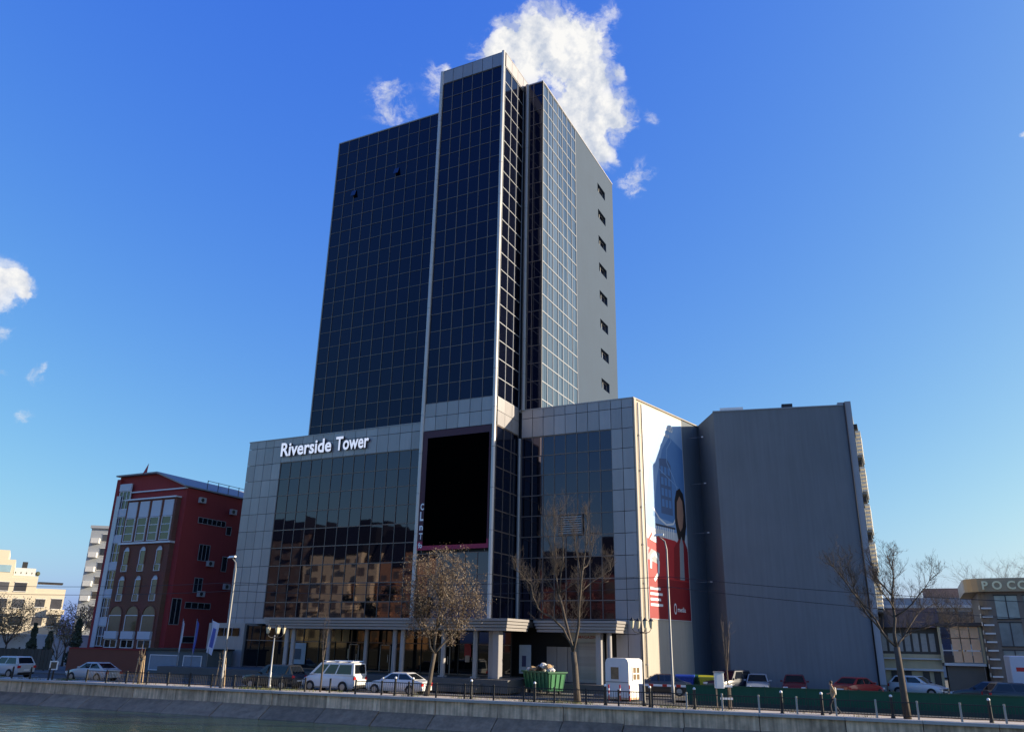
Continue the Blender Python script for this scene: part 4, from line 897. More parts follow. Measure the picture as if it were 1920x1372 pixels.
# bare tree before the right podium glass
a = px(1062, 1319, 1/30.7)
tree('bare_tree', 'bare pale tree with upright shoots before the right podium glass', EB(11.2, 1.5), 9,
     ([a(1062, 1321), a(1060, 1290), a(1058, 1255), a(1055, 1228)], [.24, .20, .185, .17]),
     [([a(1055, 1228), a(1036, 1186), a(1012, 1165, -.3), a(986, 1150, -.5), a(977, 1130, -.6), a(972, 1108, -.7), a(950, 1085, -.8), a(932, 1075, -.9)], 0.080, .02),
      ([a(977, 1130, -.6), a(976, 1105, -.4), a(962, 1085, -.2), a(950, 1080)], 0.040, .012),
      ([a(1055, 1228), a(1045, 1190, .2), a(1036, 1150, .3), a(1027, 1122, .4)], 0.096, .08), ([a(1027, 1122, .4), a(1010, 1100, .5), a(998, 1085, .6), a(1022, 1081, .7)], 0.040, .015),
      ([a(1027, 1122, .4), a(1018, 1060, .3), a(1005, 1000), a(998, 955)], 0.048, .012), ([a(1027, 1122, .4), a(1022, 1060, .8), a(1021, 1000, 1), a(1020, 950, 1)], 0.048, .012),
      ([a(1030, 1118, .4), a(1036, 1060), a(1033, 1000, -.2), a(1030, 945, -.3)], 0.048, .012), ([a(1027, 1122, .4), a(1050, 1105, .2), a(1066, 1098, 0)], 0.040, .02),
      ([a(1055, 1228), a(1064, 1185, -.3), a(1068, 1120, -.5), a(1073, 1078, -.6)], 0.088, .06), ([a(1073, 1078, -.6), a(1080, 1030, -.7), a(1084, 985, -.8), a(1079, 955, -.8)], 0.044, .012),
      ([a(1070, 1095, -.5), a(1062, 1040), a(1058, 1000, .2), a(1054, 965, .3)], 0.040, .012), ([a(1073, 1078, -.6), a(1083, 1068), a(1096, 1035, .3), a(1098, 1000, .4)], 0.040, .012),
      ([a(1068, 1120, -.5), a(1090, 1100), a(1115, 1085, .2), a(1132, 1073, .2), a(1130, 1060, .2), a(1120, 1045, .2)], 0.040, .01), ([a(1095, 1098), a(1112, 1100), a(1126, 1096)], 0.028, .01)],
     (8, .8, 2, .55, .45), tr=.011)
# wide bare tree at the right
a = px(1718, 1351, 1/36)
tree('bare_tree', 'wide spreading bare tree at the right before the cream house', EB(29.5, 1.1), 14,
     ([a(1718, 1353), a(1717, 1310), a(1716, 1265), a(1715, 1222)], [.22, .185, .175, .16]),
     [([a(1715, 1222), a(1690, 1194), a(1660, 1152, -.3), a(1625, 1105, -.5), a(1590, 1058, -.6)], .075, .012), ([a(1700, 1205), a(1672, 1160, .5), a(1655, 1110, .7), a(1650, 1050, .8)], .06, .01),
      ([a(1715, 1222), a(1719, 1170), a(1722, 1115), a(1728, 1075), a(1720, 1038)], .095, .012), ([a(1727, 1090), a(1736, 1060, .3), a(1746, 1036, .4)], .03, .01), ([a(1722, 1130), a(1700, 1090, .4), a(1690, 1048, .6)], .05, .01),
      ([a(1715, 1222), a(1735, 1205, .3), a(1765, 1172, .6), a(1790, 1150, .9), a(1825, 1140, 1)], .065, .012), ([a(1745, 1195, .4), a(1790, 1180), a(1830, 1185, -.3)], .05, .01), ([a(1720, 1165), a(1750, 1140, -.5), a(1775, 1110, -.8), a(1790, 1090, -1)], .05, .01),
      ([a(1720, 1150), a(1690, 1120, -.6), a(1665, 1075, -.9)], .045, .01)],
     (5.5, .95, 3, .5, .25), bark=mat('dark_bark', (.085, .068, .055), rough=.95, var=.3, scale=5), twigm=mat('dark_twig', (.085, .068, .056), rough=.95, var=.3), tr=.017)
# saplings along the bank
def sapling(label, s, d, seed, h, base=.06, spread=.35, stakes=0, pruned=False, upr=1.0):
    rng = random.Random(seed); t = thing('sapling', label, 'tree', EB(s, d), VR, 'young trees along the river wall')
    tubes('trunk', [([Vector((0, 0, 0)), Vector((.02, 0, h*.3)), Vector((0, .02, h*.5))], [base, base*.85, base*.7])], M_bark, t, 7)
    lb = []; tw = []
    for i in range(7):
        z = h*rng.uniform(.32, .5); an = rng.uniform(0, 6.28); d_ = Vector((math.cos(an)*spread, math.sin(an)*spread, upr)).normalized(); L = h*rng.uniform(.3, .5)*(.6 if pruned else 1)
        q = limb(rng, lb, [(0, 0, z), tuple(Vector((0, 0, z))+d_*L*.5+Vector((d_.x, d_.y, 0))*.1), tuple(Vector((0, 0, z))+d_*L+Vector((0, 0, .15*L)))], base*.45, base*.16, .02)
        if not pruned:
            for k in range(5): add_twigs(rng, tw, q[rng.randrange(1, len(q))], (d_+Vector((rng.gauss(0, .4), rng.gauss(0, .4), .3))).normalized(), h*.12, .008, 1, .4, .3, 2)
    c = tubes('crown', lb, M_twig, t, 5)
    if tw: tubes('twigs', tw, M_twig, c)['kind'] = 'stuff'
    for i in range(stakes):
        x = (-.35, .3, .05)[i]; MB().tube((x, .1*i, 0), (x*.55, .1*i, 2.0), .045, .04, 7).build('stake', M_stake, t)
    if stakes: MB().box(-.3, -.02, 1.72, .25, .03, 1.8).build('tie', M_stake, t)
    return t
def at_px_s(x): return None
sapling('tall slender bare sapling before the white van', -7.2, 1.3, 21, 5.4, .07, .16, 0, upr=1.6)
sapling('staked pruned sapling at the left before the terracotta wall', -23.4, 1.2, 22, 3.7, .075, .25, 3, True)
sapling('staked pruned sapling below the open white flag', -15.8, 1.3, 23, 3.4, .07, .3, 3, True)
sapling('small bushy sapling between the two silver cars', -32.5, 1.4, 24, 4.2, .07, .55, 0)
sapling('upright bare sapling beside the white utility box', 20.2, 2.0, 25, 5.3, .06, .22, 0, upr=1.5)
# garden trees behind the left cars, and far trees at the right
def bushy(label, loc, h, w, seed, cols, leaves=1500, cat='tree', lsize=.16, name='garden_tree', twig=3.2):
    rng = random.Random(seed); limbs = []
    for i in range(7):
        an = i*.9+rng.uniform(-.3, .3); rr = w*rng.uniform(.5, 1.0); limbs.append(([(0, 0, h*.3), (math.cos(an)*rr*.5, math.sin(an)*rr*.5, h*rng.uniform(.5, .65)), (math.cos(an)*rr, math.sin(an)*rr, h*rng.uniform(.7, .95))], .06, .012))
    return tree(name, label, loc, seed, ([Vector((0, 0, 0)), Vector((0, 0, h*.2)), Vector((.05, 0, h*.32))], [.14, .11, .09]), limbs, (twig, h*.16, 2, .7, .2), leaf=(leaves, lsize, cols, .3) if leaves else None)
M_hz = [mat('winter_leaf_a', (.34, .25, .13), var=.3, scale=2), mat('winter_leaf_b', (.24, .18, .10), var=.3, scale=2)]
M_gn = [mat('evergreen_a', (.018, .030, .016), var=.3, scale=2), mat('evergreen_b', (.030, .045, .022), var=.3, scale=2)]
M_yl = [mat('yellow_leaf_a', (.28, .18, .05), var=.3, scale=2), mat('yellow_leaf_b', (.18, .12, .04), var=.3, scale=2)]
bushy('brown bare garden tree at the far left below the cream building', (-97, 62.5, 0), 7.2, 3.6, 31, M_hz, 4500, lsize=.075)
bushy('brown bare garden tree in the gap left of the grey block', (-88.5, 64.0, 0), 6.6, 3.2, 32, M_hz, 4500, lsize=.075)
bushy('brown garden tree cut by the left edge of the picture', (-104, 60.5, 0), 6.5, 3.4, 33, M_hz, 4000, lsize=.075)
bushy('yellow leaved tree beside the edge of the red building', (-92, 74, 0), 9, 2.0, 34, M_yl, 4500, lsize=.08)
bushy('bare tree behind the roof of the corner office', (8.2, 92, 0), 12.6, 4.2, 35, M_hz, 0, twig=6)
bushy('bare tree rising between the far block and the corner office', (3.2, 88, 0), 9.5, 2.6, 36, M_hz, 0, twig=6)
def conifer(label, loc, h, w, seed):
    rng = random.Random(seed); t = thing('cypress', label, 'tree', loc, 0, 'dark cypresses'); MB().tube((0, 0, 0), (0, 0, h*.9), .1, .02, 6).build('trunk', M_bark, t)
    b = MB()
    for i in range(1500):
        z = rng.uniform(.05, 1)**.8; r = w*(1-z*.8)*math.sqrt(rng.random())*(1+.25*math.sin(z*19+seed)); an = rng.uniform(0, 6.28); p = Vector((r*math.cos(an), r*math.sin(an), z*h)); u = Vector((rng.gauss(0, .5), rng.gauss(0, .5), 1)).normalized(); v = u.orthogonal(); s = rng.uniform(.07, .18)
        b.cur = i % 2; b.add([p-v*s*.4, p+v*s*.4, p+u*s*1.6], [(0, 1, 2)])
    b.build('crown', M_gn, t)['kind'] = 'stuff'
conifer('dark cypress left of the terracotta wall', (-79, 58.2, 0), 4.9, .9, 41); conifer('dark cypress further left behind the silver cars', (-84.5, 57.2, 0), 4.4, .7, 42); conifer('small dark cypress beside the larger one by the terracotta wall', (-81.5, 57.0, 0), 3.6, .8, 43)
# garden fence of dark boards behind the left cars
GF = thing('board_fence', 'dark wooden board fence behind the parked cars at the left', 'fence', (-86, 54.6, 0), R(4))
for i in range(46): MB().box(-15+i*.5, -.03, .1, -14.54+i*.5, .02, 2.0+.05*math.sin(i*1.7)).build('board', mat('dark_board', (.035, .032, .032), var=.3, scale=3, rnd=.3), GF)
for i in range(12): MB().box(-15+i*2.0, .02, 0, -14.88+i*2.0, .14, 2.15).build('post', M_black, GF)

# trees on the near bank, known only by their mirror image
for (x, y, h_, lab) in ((-97, -12, 11, 'dark evergreen mirrored low in the podium glass beside the bay'), (-83, -14, 10, 'dark evergreen mirrored in the glass behind the leafy tree'), (-138, -13, 10, 'dark evergreen mirrored at the left end of the podium glass')):
    t_ = bushy(lab, (x, y, 1.8), h_, 4.5, int(-x), M_gn, 2600, lsize=.28, name='evergreen_tree', twig=1.5)
# ------------------------------------------------------------------ grass tufts along the wall
rg = random.Random(77); gb = MB()
for c in range(60):
    s0 = rg.choice([rg.uniform(-40, -26), rg.uniform(-14, -9), rg.uniform(3, 13), rg.uniform(14, 20), rg.uniform(-40, 36)]); d0 = rg.uniform(.5, 2.1)
    for k in range(70):
        x, y, _ = EB(s0+rg.gauss(0, .5), d0+rg.gauss(0, .25)); an = rg.uniform(0, 6.28); h = rg.uniform(.05, .22); w = .012; gb.cur = rg.randrange(2)
        gb.add([(x-w*math.cos(an), y-w*math.sin(an), 0), (x+w*math.cos(an), y+w*math.sin(an), 0), (x+rg.gauss(0, .06), y+rg.gauss(0, .06), h)], [(0, 1, 2)])
o = gb.build('grass', [mat('grass_green', (.07, .11, .02), var=.3), mat('grass_dry', (.17, .15, .06), var=.3)]); tag(o, 'green and dry grass tufts along the top of the river wall', 'grass', kind='stuff')

# ------------------------------------------------------------------ railing along the river wall
RL = thing('railing', 'long black picket railing on top of the river wall', 'railing', EB(0, .62), BA)
M_post = mat('post_paint', (.40, .36, .30), rough=.7, var=.2, scale=3)
M_cap = M_white
npick = 0; rest = MB(); sp = -44.0; UPK = smesh('picket', M_black); URL = smesh('rail', M_black); gaps = [(-38.5, -28.6), (-8.2, -3.2)]
while sp < 42:
    right = sp > 16
    MB().box(sp-.05, -.05, 0, sp+.05, .05, .92).build('post', M_post if right else M_black, RL, bevel=.008)
    if sp+2 < 42 and not any(g0 < sp+1 < g1 for g0, g1 in gaps):
        unit('rail', URL, RL, (sp+1, 0, .82), (1.9, .04, .05)); unit('rail', URL, RL, (sp+1, 0, .16), (1.9, .035, .04))
        for k in range(1, 13):
            x = sp+k*2/13
            if npick < 300 and not right: unit('picket', UPK, RL, (x, 0, .49), (.022, .022, .62)); npick += 1
            else: rest.box(x-.011, -.011, .18, x+.011, .011, .80)
    sp += 2
rest.build('far_pickets', M_black, RL)['kind'] = 'stuff'
# heavier bollards among the railing
def bollard(label, s, d=1.0, h=1.05, cap=True):
    t = thing('bollard', label, 'bollard', EB(s, d), BA, 'bollards on the river pavement')
    MB().tube((0, 0, 0), (0, 0, h), .085, .075, 10).build('shaft', M_black, t, smooth=True, autos=40); MB().tube((0, 0, 0), (0, 0, .1), .12, .11, 10).build('base', M_black, t, smooth=True, autos=40)
    if cap: MB().ball((0, 0, h+.04), .085, 10, 6).build('cap', M_white, t, smooth=True)
for s_, l_ in ((-1.2, 'black bollard left of the leafy tree'), (.1, 'black bollard touching the trunk of the leafy tree'), (4.3, 'black bollard with white cap before the shop columns'), (8.6, 'black bollard with white cap left of the bare tree'), (13.1, 'black bollard right of the bare tree'), (15.8, 'black bollard between the kiosk and the lantern post'), (18.4, 'black bollard right of the tall street light'), (23.2, 'black bollard below the silver car at right'), (25.3, 'black bollard left of the pedestrian'), (28.8, 'black bollard left of the wide bare tree'), (33.4, 'black bollard furthest to the right')):
    bollard(l_, s_)

# ------------------------------------------------------------------ lamps and wires
def globe_lamp(label, s, d, h, arms, seed):
    t = thing('lantern_post', label, 'street lamp', EB(s, d), VR, 'ornate lantern posts')
    MB().chain([(0, 0, 0), (0, 0, .25), (0, 0, .3), (0, 0, 1.1), (0, 0, 1.15), (0, 0, h-.9)], [.13, .12, .09, .085, .06, .045], 10).build('post', M_grey if seed == 1 else M_black, t, smooth=True)
    MB().chain([(0, 0, h-.9), (0, 0, h-.1)], [.04, .025], 8).build('finial', M_black, t, smooth=True)
    for i in range(arms):
        an = 2*math.pi*i/arms+.2; c, s2 = math.cos(an), math.sin(an); R_ = .62
        MB().chain([(0, 0, h-1.0), (c*.25, s2*.25, h-1.08), (c*.5, s2*.5, h-.98), (c*R_, s2*R_, h-.8)], [.028, .026, .024, .022], 6).build('arm', M_black, t, smooth=True)
        l = MB().chain([(c*R_, s2*R_, h-.8), (c*R_, s2*R_, h-.74), (c*R_, s2*R_, h-.40), (c*R_, s2*R_, h-.36)], [.05, .09, .15, .15], 6).build('lantern', mat('lantern_glass', (.55, .50, .36), rough=.25, var=.15), t)
        MB().chain([(c*R_, s2*R_, h-.36), (c*R_, s2*R_, h-.26), (c*R_, s2*R_, h-.16)], [.17, .09, .015], 6).build('hood', M_black, l)
globe_lamp('ornate multi armed lantern post before the left of the tower', -12.0, 2.0, 4.55, 5, 1)
globe_lamp('ornate lantern post before the sunlit podium corner', 15.3, 1.7, 5.2, 4, 2)
def street_light(label, loc, h, head, rz):
    t = thing('street_light', label, 'street lamp', loc, rz, 'tall street lights')
    MB().chain([(0, 0, 0), (0, 0, 1.0), (0, 0, 1.05), (0, 0, h-1.0), (.1, 0, h-.45), (.5, 0, h-.1), (head-.3, 0, h)], [.11, .11, .08, .06, .05, .04, .035], 10).build('pole', mat('galvanised_pole', (.20, .20, .20), rough=.5, metal=.2, var=.1), t, smooth=True)
    MB().add([(head-.4, -.1, h-.06), (head+.3, -.12, h-.10), (head+.3, .12, h-.10), (head-.4, .1, h-.06), (head-.4, -.07, h+.06), (head+.15, -.08, h+.05), (head+.15, .08, h+.05), (head-.4, .07, h+.06)], [(3,2,1,0),(4,5,6,7),(0,1,5,4),(1,2,6,5),(2,3,7,6),(3,0,4,7)]).build('lamp_head', M_white, t)
    MB().box(-.1, -.12, 1.2, .1, -.07, 1.6).build('service_hatch', M_grey, t)
street_light('tall street light before the blue and red side banner', (-14.6, 53.1, 0), 10.5, .55, R(185)); street_light('tall street light before the left edge of the podium', (-45.5, 45.6, 0), 9.2, .6, R(180))
def wire(label, pts, sag, r=.018):
    b = MB()
    for p, q in zip(pts[:-1], pts[1:]):
        P = [Vector(p).lerp(Vector(q), i/16)+Vector((0, 0, -sag*4*(i/16)*(1-i/16))) for i in range(17)]; b.chain(P, [r]*17, 5)
    o = b.build('overhead_wire', M_black); tag(o, label, 'wire', 'overhead wires')
wire('upper overhead wire slung between the street lights', [(-78, 41, 7.5), (-45.5, 45.6, 7.3), (-14.6, 53.1, 7.75), (14, 56, 5.9)], .35)
wire('lower overhead wire slung between the street lights', [(-78, 41, 6.9), (-45.5, 45.6, 6.7), (-14.6, 53.1, 7.1), (14, 56, 4.9)], .38)

# ------------------------------------------------------------------ vehicles
def paint(n, c): return mat('paint_'+n, c, rough=.28, var=.04, scale=1, coat=.6)
KINDS = {  # length, width, height, body top line (x from rear to front, z), cabin: base rear/front x, roof rear/front x, belt z
 'sedan': (4.5, 1.78, 1.44, [(-2.25, .55), (-2.22, .88), (-1.7, 1.0), (-.6, 1.0), (.7, .98), (1.3, .93), (1.95, .80), (2.2, .66), (2.25, .45)], -1.75, 1.05, -.95, .25, .97),
 'hatch': (4.0, 1.72, 1.50, [(-2.0, .5), (-2.0, .98), (-1.7, 1.02), (-.6, 1.0), (.6, .98), (1.1, .95), (1.7, .82), (1.95, .66), (2.0, .45)], -1.92, .98, -1.45, .2, .98),
 'suv': (4.5, 1.85, 1.70, [(-2.25, .6), (-2.25, 1.08), (-2.0, 1.12), (-.6, 1.1), (.7, 1.08), (1.3, 1.05), (2.0, .95), (2.2, .8), (2.25, .5)], -2.15, 1.0, -1.75, .25, 1.08),
 'van': (4.5, 1.9, 1.95, [(-2.25, .5), (-2.25, 1.10), (-2.05, 1.14), (0, 1.14), (1.1, 1.12), (1.6, 1.06), (2.0, .9), (2.22, .72), (2.25, .45)], -2.20, 1.58, -2.10, .70, 1.12)}
def car(kind, label, col, loc, rz, group='parked cars', extra=None, name=None):
    Ln, Wd, Ht, top, rb, fb, rr, fr, belt = KINDS[kind]
    t = thing(name or ('van' if kind == 'van' else 'car'), label, 'van' if kind == 'van' else 'car', loc, rz, group)
    hw = Wd/2; zb = .22; b = MB(); K = 11
    for (x, z) in top:
        e = abs(x)/(Ln/2); w = hw*(1-.16*max(0, e-.72)/.28); zz = zb+(.12 if e > .97 else 0)
        zt = z
        sec = [(-w*.86, zz), (-w*.98, zz+.12), (-w, (zz+zt)/2), (-w*.99, zt-.16), (-w*.93, zt-.03), (0, zt+.015), (w*.93, zt-.03), (w*.99, zt-.16), (w, (zz+zt)/2), (w*.98, zz+.12), (w*.86, zz)]
        b.v += [(x, y, max(v, zz)) for y, v in sec]
    n = len(top)
    for i in range(n-1):
        for j in range(K): b.f.append((i*K+j, i*K+(j+1) % K, (i+1)*K+(j+1) % K, (i+1)*K+j)); b.m.append(0)
    b.f.append(tuple(range(K))); b.m.append(0); b.f.append(tuple((n-1)*K+j for j in range(K))[::-1]); b.m.append(0)
    b.build('body', col, t, smooth=True, autos=38)
    # cabin: painted shell with glass set on each side
    bw, tw_ = hw*.93, hw*(.74 if kind != 'van' else .84)
    z0 = belt-.02; z1 = Ht
    lo = [(rb, -bw), (fb, -bw), (fb, bw), (rb, bw)]; hi = [(rr, -tw_), (fr, -tw_), (fr, tw_), (rr, tw_)]
    sh = MB(); sh.v = [(x, y, z0) for x, y in lo]+[(x, y, z1-.04) for x, y in hi]+[(rr+.12, -tw_+.1, z1), (fr-.12, -tw_+.1, z1), (fr-.12, tw_-.1, z1), (rr+.12, tw_-.1, z1)]
    for q in [(0,1,5,4),(1,2,6,5),(2,3,7,6),(3,0,4,7),(4,5,9,8),(5,6,10,9),(6,7,11,10),(7,4,8,11),(8,9,10,11),(3,2,1,0)]: sh.f.append(q); sh.m.append(0)
    sh.build('cabin', col, t)
    def glass(a, b_, c, d, nm, u0, u1, v0=.10, v1=.88):
        A, B, C, D = map(Vector, (a, b_, c, d))
        def pt(u, v): return (A.lerp(B, u)).lerp(D.lerp(C, u), v)
        nrm = (B-A).cross(D-A).normalized(); ctr = Vector((0, 0, .9)); 
        if nrm.dot((A+B+C+D)/4-ctr) < 0: nrm = -nrm
        vs = [pt(u0, v0)+nrm*.008, pt(u1, v0)+nrm*.008, pt(u1, v1)+nrm*.008, pt(u0, v1)+nrm*.008]
        MB().add(vs, [(0, 1, 2, 3)]).build(nm, M_carg, t)
    L0, L1, L2, L3 = [(x, y, z0) for x, y in lo]; H0, H1, H2, H3 = [(x, y, z1-.04) for x, y in hi]
    for (a, b_, c, d) in ((L0, L1, H1, H0), (L3, L2, H2, H3)):
        if kind == 'van': glass(a, b_, c, d, 'side_window', .06, .40); glass(a, b_, c, d, 'side_window', .43, .68); glass(a, b_, c, d, 'side_window', .72, .93)
        else: glass(a, b_, c, d, 'side_window', .07, .47); glass(a, b_, c, d, 'side_window', .51, .90)
    glass(L1, L2, H2, H1, 'windscreen', .06, .94, .06, .94); glass(L0, L3, H3, H0, 'rear_window', .08, .92, .15, .9)
    wr_ = .33 if kind in ('suv', 'van') else .31
    for x in (-Ln*.30, Ln*.31):
        for sy in (-1, 1):
            y = sy*(hw-.19)
            wh = MB().tube((x, y, wr_), (x, sy*(hw+.015), wr_), wr_, wr_, 18).build('wheel', M_rubber, t, smooth=True, autos=40)
            MB().tube((x, sy*(hw+.01), wr_), (x, sy*(hw+.022), wr_), wr_*.66, wr_*.62, 12).build('rim', M_rim, wh)
            n_ = 14; ar = MB(); vs = []
            for k in range(n_+1):
                an = math.pi*k/n_; vs += [(x+math.cos(an)*wr_*1.16, sy*(hw+.004), wr_+math.sin(an)*wr_*1.16)]
            ar.add(vs, [tuple(range(n_+1))]).build('wheel_arch', M_black, t)
    ze = top[1][1]
    for sy in (-1, 1):
        MB().box(Ln/2-.16, sy*hw*.72-.16, top[-2][1]-.08, Ln/2-.01, sy*hw*.72+.16, top[-2][1]+.06).build('headlight', M_lens, t, bevel=.02)
        MB().box(-Ln/2-.01, sy*hw*.78-.14, ze-.30, -Ln/2+.10, sy*hw*.78+.14, ze-.08).build('taillight', M_red, t, bevel=.02)
        MB().obox((fb-.35, sy*(hw+.06), belt+.08), (.12, .18, .12)).build('mirror', col, t, bevel=.02)
    MB().box(-Ln/2-.02, -.26, .58, -Ln/2+.02, .26, .69).build('number_plate', M_white, t); MB().box(Ln/2-.02, -.26, .38, Ln/2+.02, .26, .49).build('number_plate', M_white, t)
    MB().box(Ln/2-.06, -.5, .52, Ln/2+.012, .5, .64).build('grille', M_black, t); MB().box(-Ln/2-.03, -hw*.8, .30, -Ln/2+.1, hw*.8, .45).build('bumper', M_black if kind != 'sedan' else col, t, bevel=.02)
    if kind == 'van':
        for y in (-.7, .7): MB().tube((-1.95, y, Ht+.10), (.5, y, Ht+.10), .03, .03, 6).build('roof_rail', M_white, t)
        for x in (-1.8, -.8, .3): MB().tube((x, -.75, Ht+.06), (x, .75, Ht+.06), .03, .03, 6).build('roof_bar', M_white, t)
    if extra: extra(t)
    return t
PW = paint('white', (.72, .72, .72)); PS = paint('silver', (.46, .48, .50)); PD = paint('dark', (.022, .023, .027)); PR = paint('red', (.30, .012, .016)); PDR = paint('maroon', (.14, .008, .014)); PG = paint('grey', (.30, .33, .36)); PN = paint('navy', (.012, .018, .035)); PWH = paint('pearl', (.66, .67, .68))
RZ = BA+math.pi   # cars face left along the road
def onroad(s, d): p = EB(s, d); return (p[0], p[1], -.10)
car('suv', 'silver estate car cut by the left edge of the picture', PS, onroad(-40.3, 3.5), RZ)
car('sedan', 'silver sedan before the terracotta wall', PS, onroad(-30.6, 3.6), RZ)
car('suv', 'dark sport utility car with lit tail behind the left lantern post', PD, onroad(-12.9, 3.7), RZ)
car('van', 'white van with roof rack behind the slender sapling', PW, onroad(-8.3, 4.6), RZ)
car('sedan', 'white sedan left of the brown leafy tree', PWH, onroad(-2.6, 4.0), RZ)
car('sedan', 'black car behind the white barrier right of the kiosk', PD, (-17.3, 59.2, .1), R(200))
car('suv', 'black off road car right of the coloured bins', PN, (-13.4, 64.5, .1), R(250))
car('hatch', 'silver hatchback facing us below the grey wall', PG, (-11.5, 65.6, .06), R(-82))
car('hatch', 'maroon hatchback facing us right of the silver one', PDR, (-8.95, 66.4, .06), R(-84))
car('sedan', 'bright red car parked tail out at the end of the row', PR, (-4.7, 67.6, .06), R(62))
car('hatch', 'white hatchback half hidden by the trunk of the wide tree', PWH, (-.75, 73.6, .06), R(-20))
car('sedan', 'dark sedan behind the green fence below the cream house', PN, (3.6, 67.0, .06), R(170))
car('hatch', 'dark grey hatchback at the lower right edge', PD, (5.2, 64.0, .06), R(15))
TK = thing('box_truck', 'white box truck cut by the right edge of the picture', 'truck', (7.1, 65.5, .05), R(4))
MB().box(-2.2, -1.1, .9, 3.0, 1.1, 3.15).build('cargo_box', mat('truck_white', (.50, .52, .58), rough=.5, var=.06), TK, bevel=.04); MB().box(3.05, -1.0, .5, 4.5, 1.0, 2.3).build('cab', PW, TK, bevel=.1); MB().box(-2.2, -.9, .5, 4.4, .9, .9).build('chassis', M_black, TK)
for x in (-1.3, 3.6):
    for y in (-.95, .95): 
        w = MB().tube((x, y-.12, .42), (x, y+.12, .42), .42, .42, 16).build('wheel', M_rubber, TK, smooth=True, autos=40); MB().tube((x, y-.13, .42), (x, y+.13, .42), .22, .22, 12).build('rim', M_rim, w)
MB().box(-1.9, -1.108, 2.2, -1.2, -1.102, 2.45).build('red_print', M_red, TK); MB().box(-1.1, -1.108, 2.2, -.5, -1.102, 2.45).build('dark_print', M_black, TK)

# ------------------------------------------------------------------ kiosk, barrier, bins
KR = R(-16)
KI = thing('guard_kiosk', 'small white guard kiosk with rounded roof corners before the shutters', 'kiosk', (-18.55, 55.3, .02), KR)
M_kio = mat('kiosk_white', (.74, .73, .70), rough=.45, var=.05)
prof = [(-.95, .12), (.95, .12), (.95, 2.25), (.88, 2.45), (.7, 2.56), (-.7, 2.56), (-.88, 2.45), (-.95, 2.25)]
MB().profile(prof, -.85, .85, 'y').build('shell', M_kio, KI); MB().box(-.98, -.88, 0, .98, .88, .12).build('base', M_conc, KI)
def kwin(pts, nm):
    pass
fw_ = MB().box(-.55, -.90, 1.15, .25, -.85, 1.22).box(-.55, -.90, 1.98, .25, -.85, 2.05).box(-.55, -.90, 1.22, -.48, -.85, 1.98).box(.18, -.90, 1.22, .25, -.85, 1.98).build('window', M_kio, KI)
MB().box(-.48, -.87, 1.22, .18, -.852, 1.98).build('pane', mat('kiosk_glass', (.24, .17, .10), rough=.08, var=.5, scale=4, ior=1.6), fw_)
MB().box(-.95, -.875, 1.02, .95, -.852, 1.08).build('trim', M_grey, KI)
sw = MB().box(.95, -.45, 1.15, 1.0, -.38, 2.05).box(.95, .38, 1.15, 1.0, .45, 2.05).box(.95, -.38, 1.98, 1.0, .38, 2.05).box(.95, -.38, 1.15, 1.0, .38, 1.22).box(.955, -.04, 1.22, .995, .04, 1.98).box(.955, -.38, 1.56, .99, .38, 1.64).build('window', M_kio, KI)
MB().box(.955, -.38, 1.22, .97, .38, 1.98).build('pane', mat('kiosk_glass', (.24, .17, .10)), sw)
BR = thing('boom_barrier', 'long white boom barrier right of the kiosk', 'barrier', (-17.0, 54.2, 0), R(3))
MB().box(-.16, -.16, 0, .16, .16, 1.0).build('cabinet', M_grey, BR, bevel=.02); MB().box(-.2, -.05, .92, 4.9, .05, 1.04).build('boom', M_white, BR)
for i in range(5): MB().box(.5+i*.9, -.055, .91, .8+i*.9, .055, 1.05).build('red_band', M_red, BR)
MB().tube((4.6, 0, 0), (4.6, 0, .9), .05, .05, 8).build('rest_post', M_white, BR)
for i, (x, y) in enumerate(((-19.0, 53.4), (-18.3, 53.6), (-17.6, 53.5))):
    t = thing('marker_post', ('left', 'middle', 'right')[i]+' red and white marker post before the kiosk', 'post', (x, y, 0), 0, 'marker posts by the kiosk')
    MB().tube((0, 0, 0), (0, 0, .95), .045, .045, 8).build('shaft', M_red, t); 
    for z in (.3, .6): MB().tube((0, 0, z), (0, 0, z+.12), .049, .049, 8).build('white_band', M_white, t)
# skip full of rubbish
M_bing = mat('bin_green', (.022, .115, .050), rough=.5, var=.15, scale=1.5); M_binl = mat('bin_green_front', (.07, .24, .10), rough=.5, var=.2, scale=2)
SK = thing('waste_skip', 'big green waste container heaped with rubbish left of the bare tree', 'container', (-25.0, 56.4, .02), R(-32))
body = MB().add([(-1.5, -.6, .25), (1.5, -.6, .25), (1.5, .6, .25), (-1.5, .6, .25), (-1.7, -.75, 1.45), (1.7, -.75, 1.45), (1.7, .75, 1.45), (-1.7, .75, 1.45)], [(3,2,1,0),(0,1,5,4),(1,2,6,5),(2,3,7,6),(3,0,4,7)]); body.build('tub', M_bing, SK)
for i in range(7): MB().add([(-1.35+i*.45, -.66, .3), (-1.25+i*.45, -.66, .3), (-1.4+i*.5, -.80, 1.40), (-1.55+i*.5, -.80, 1.40)], [(0, 1, 2, 3)]).build('rib', M_binl, SK)
for i in range(3): MB().add([(1.56, -.45+i*.36, .35), (1.56, -.22+i*.36, .35), (1.73, -.22+i*.40, 1.35), (1.73, -.50+i*.42, 1.35)], [(0, 1, 2, 3)]).build('rib', M_binl, SK)
MB().box(-1.78, -.84, 1.42, 1.78, -.72, 1.52).box(-1.78, .72, 1.42, 1.78, .84, 1.52).box(-1.78, -.72, 1.42, -1.68, .72, 1.52).box(1.68, -.72, 1.42, 1.78, .72, 1.52).build('rim', M_bing, SK)
MB().box(-1.6, -.66, 1.1, 1.6, .66, 1.40).build('filling', mat('rubbish_dark', (.10, .09, .07)), SK)
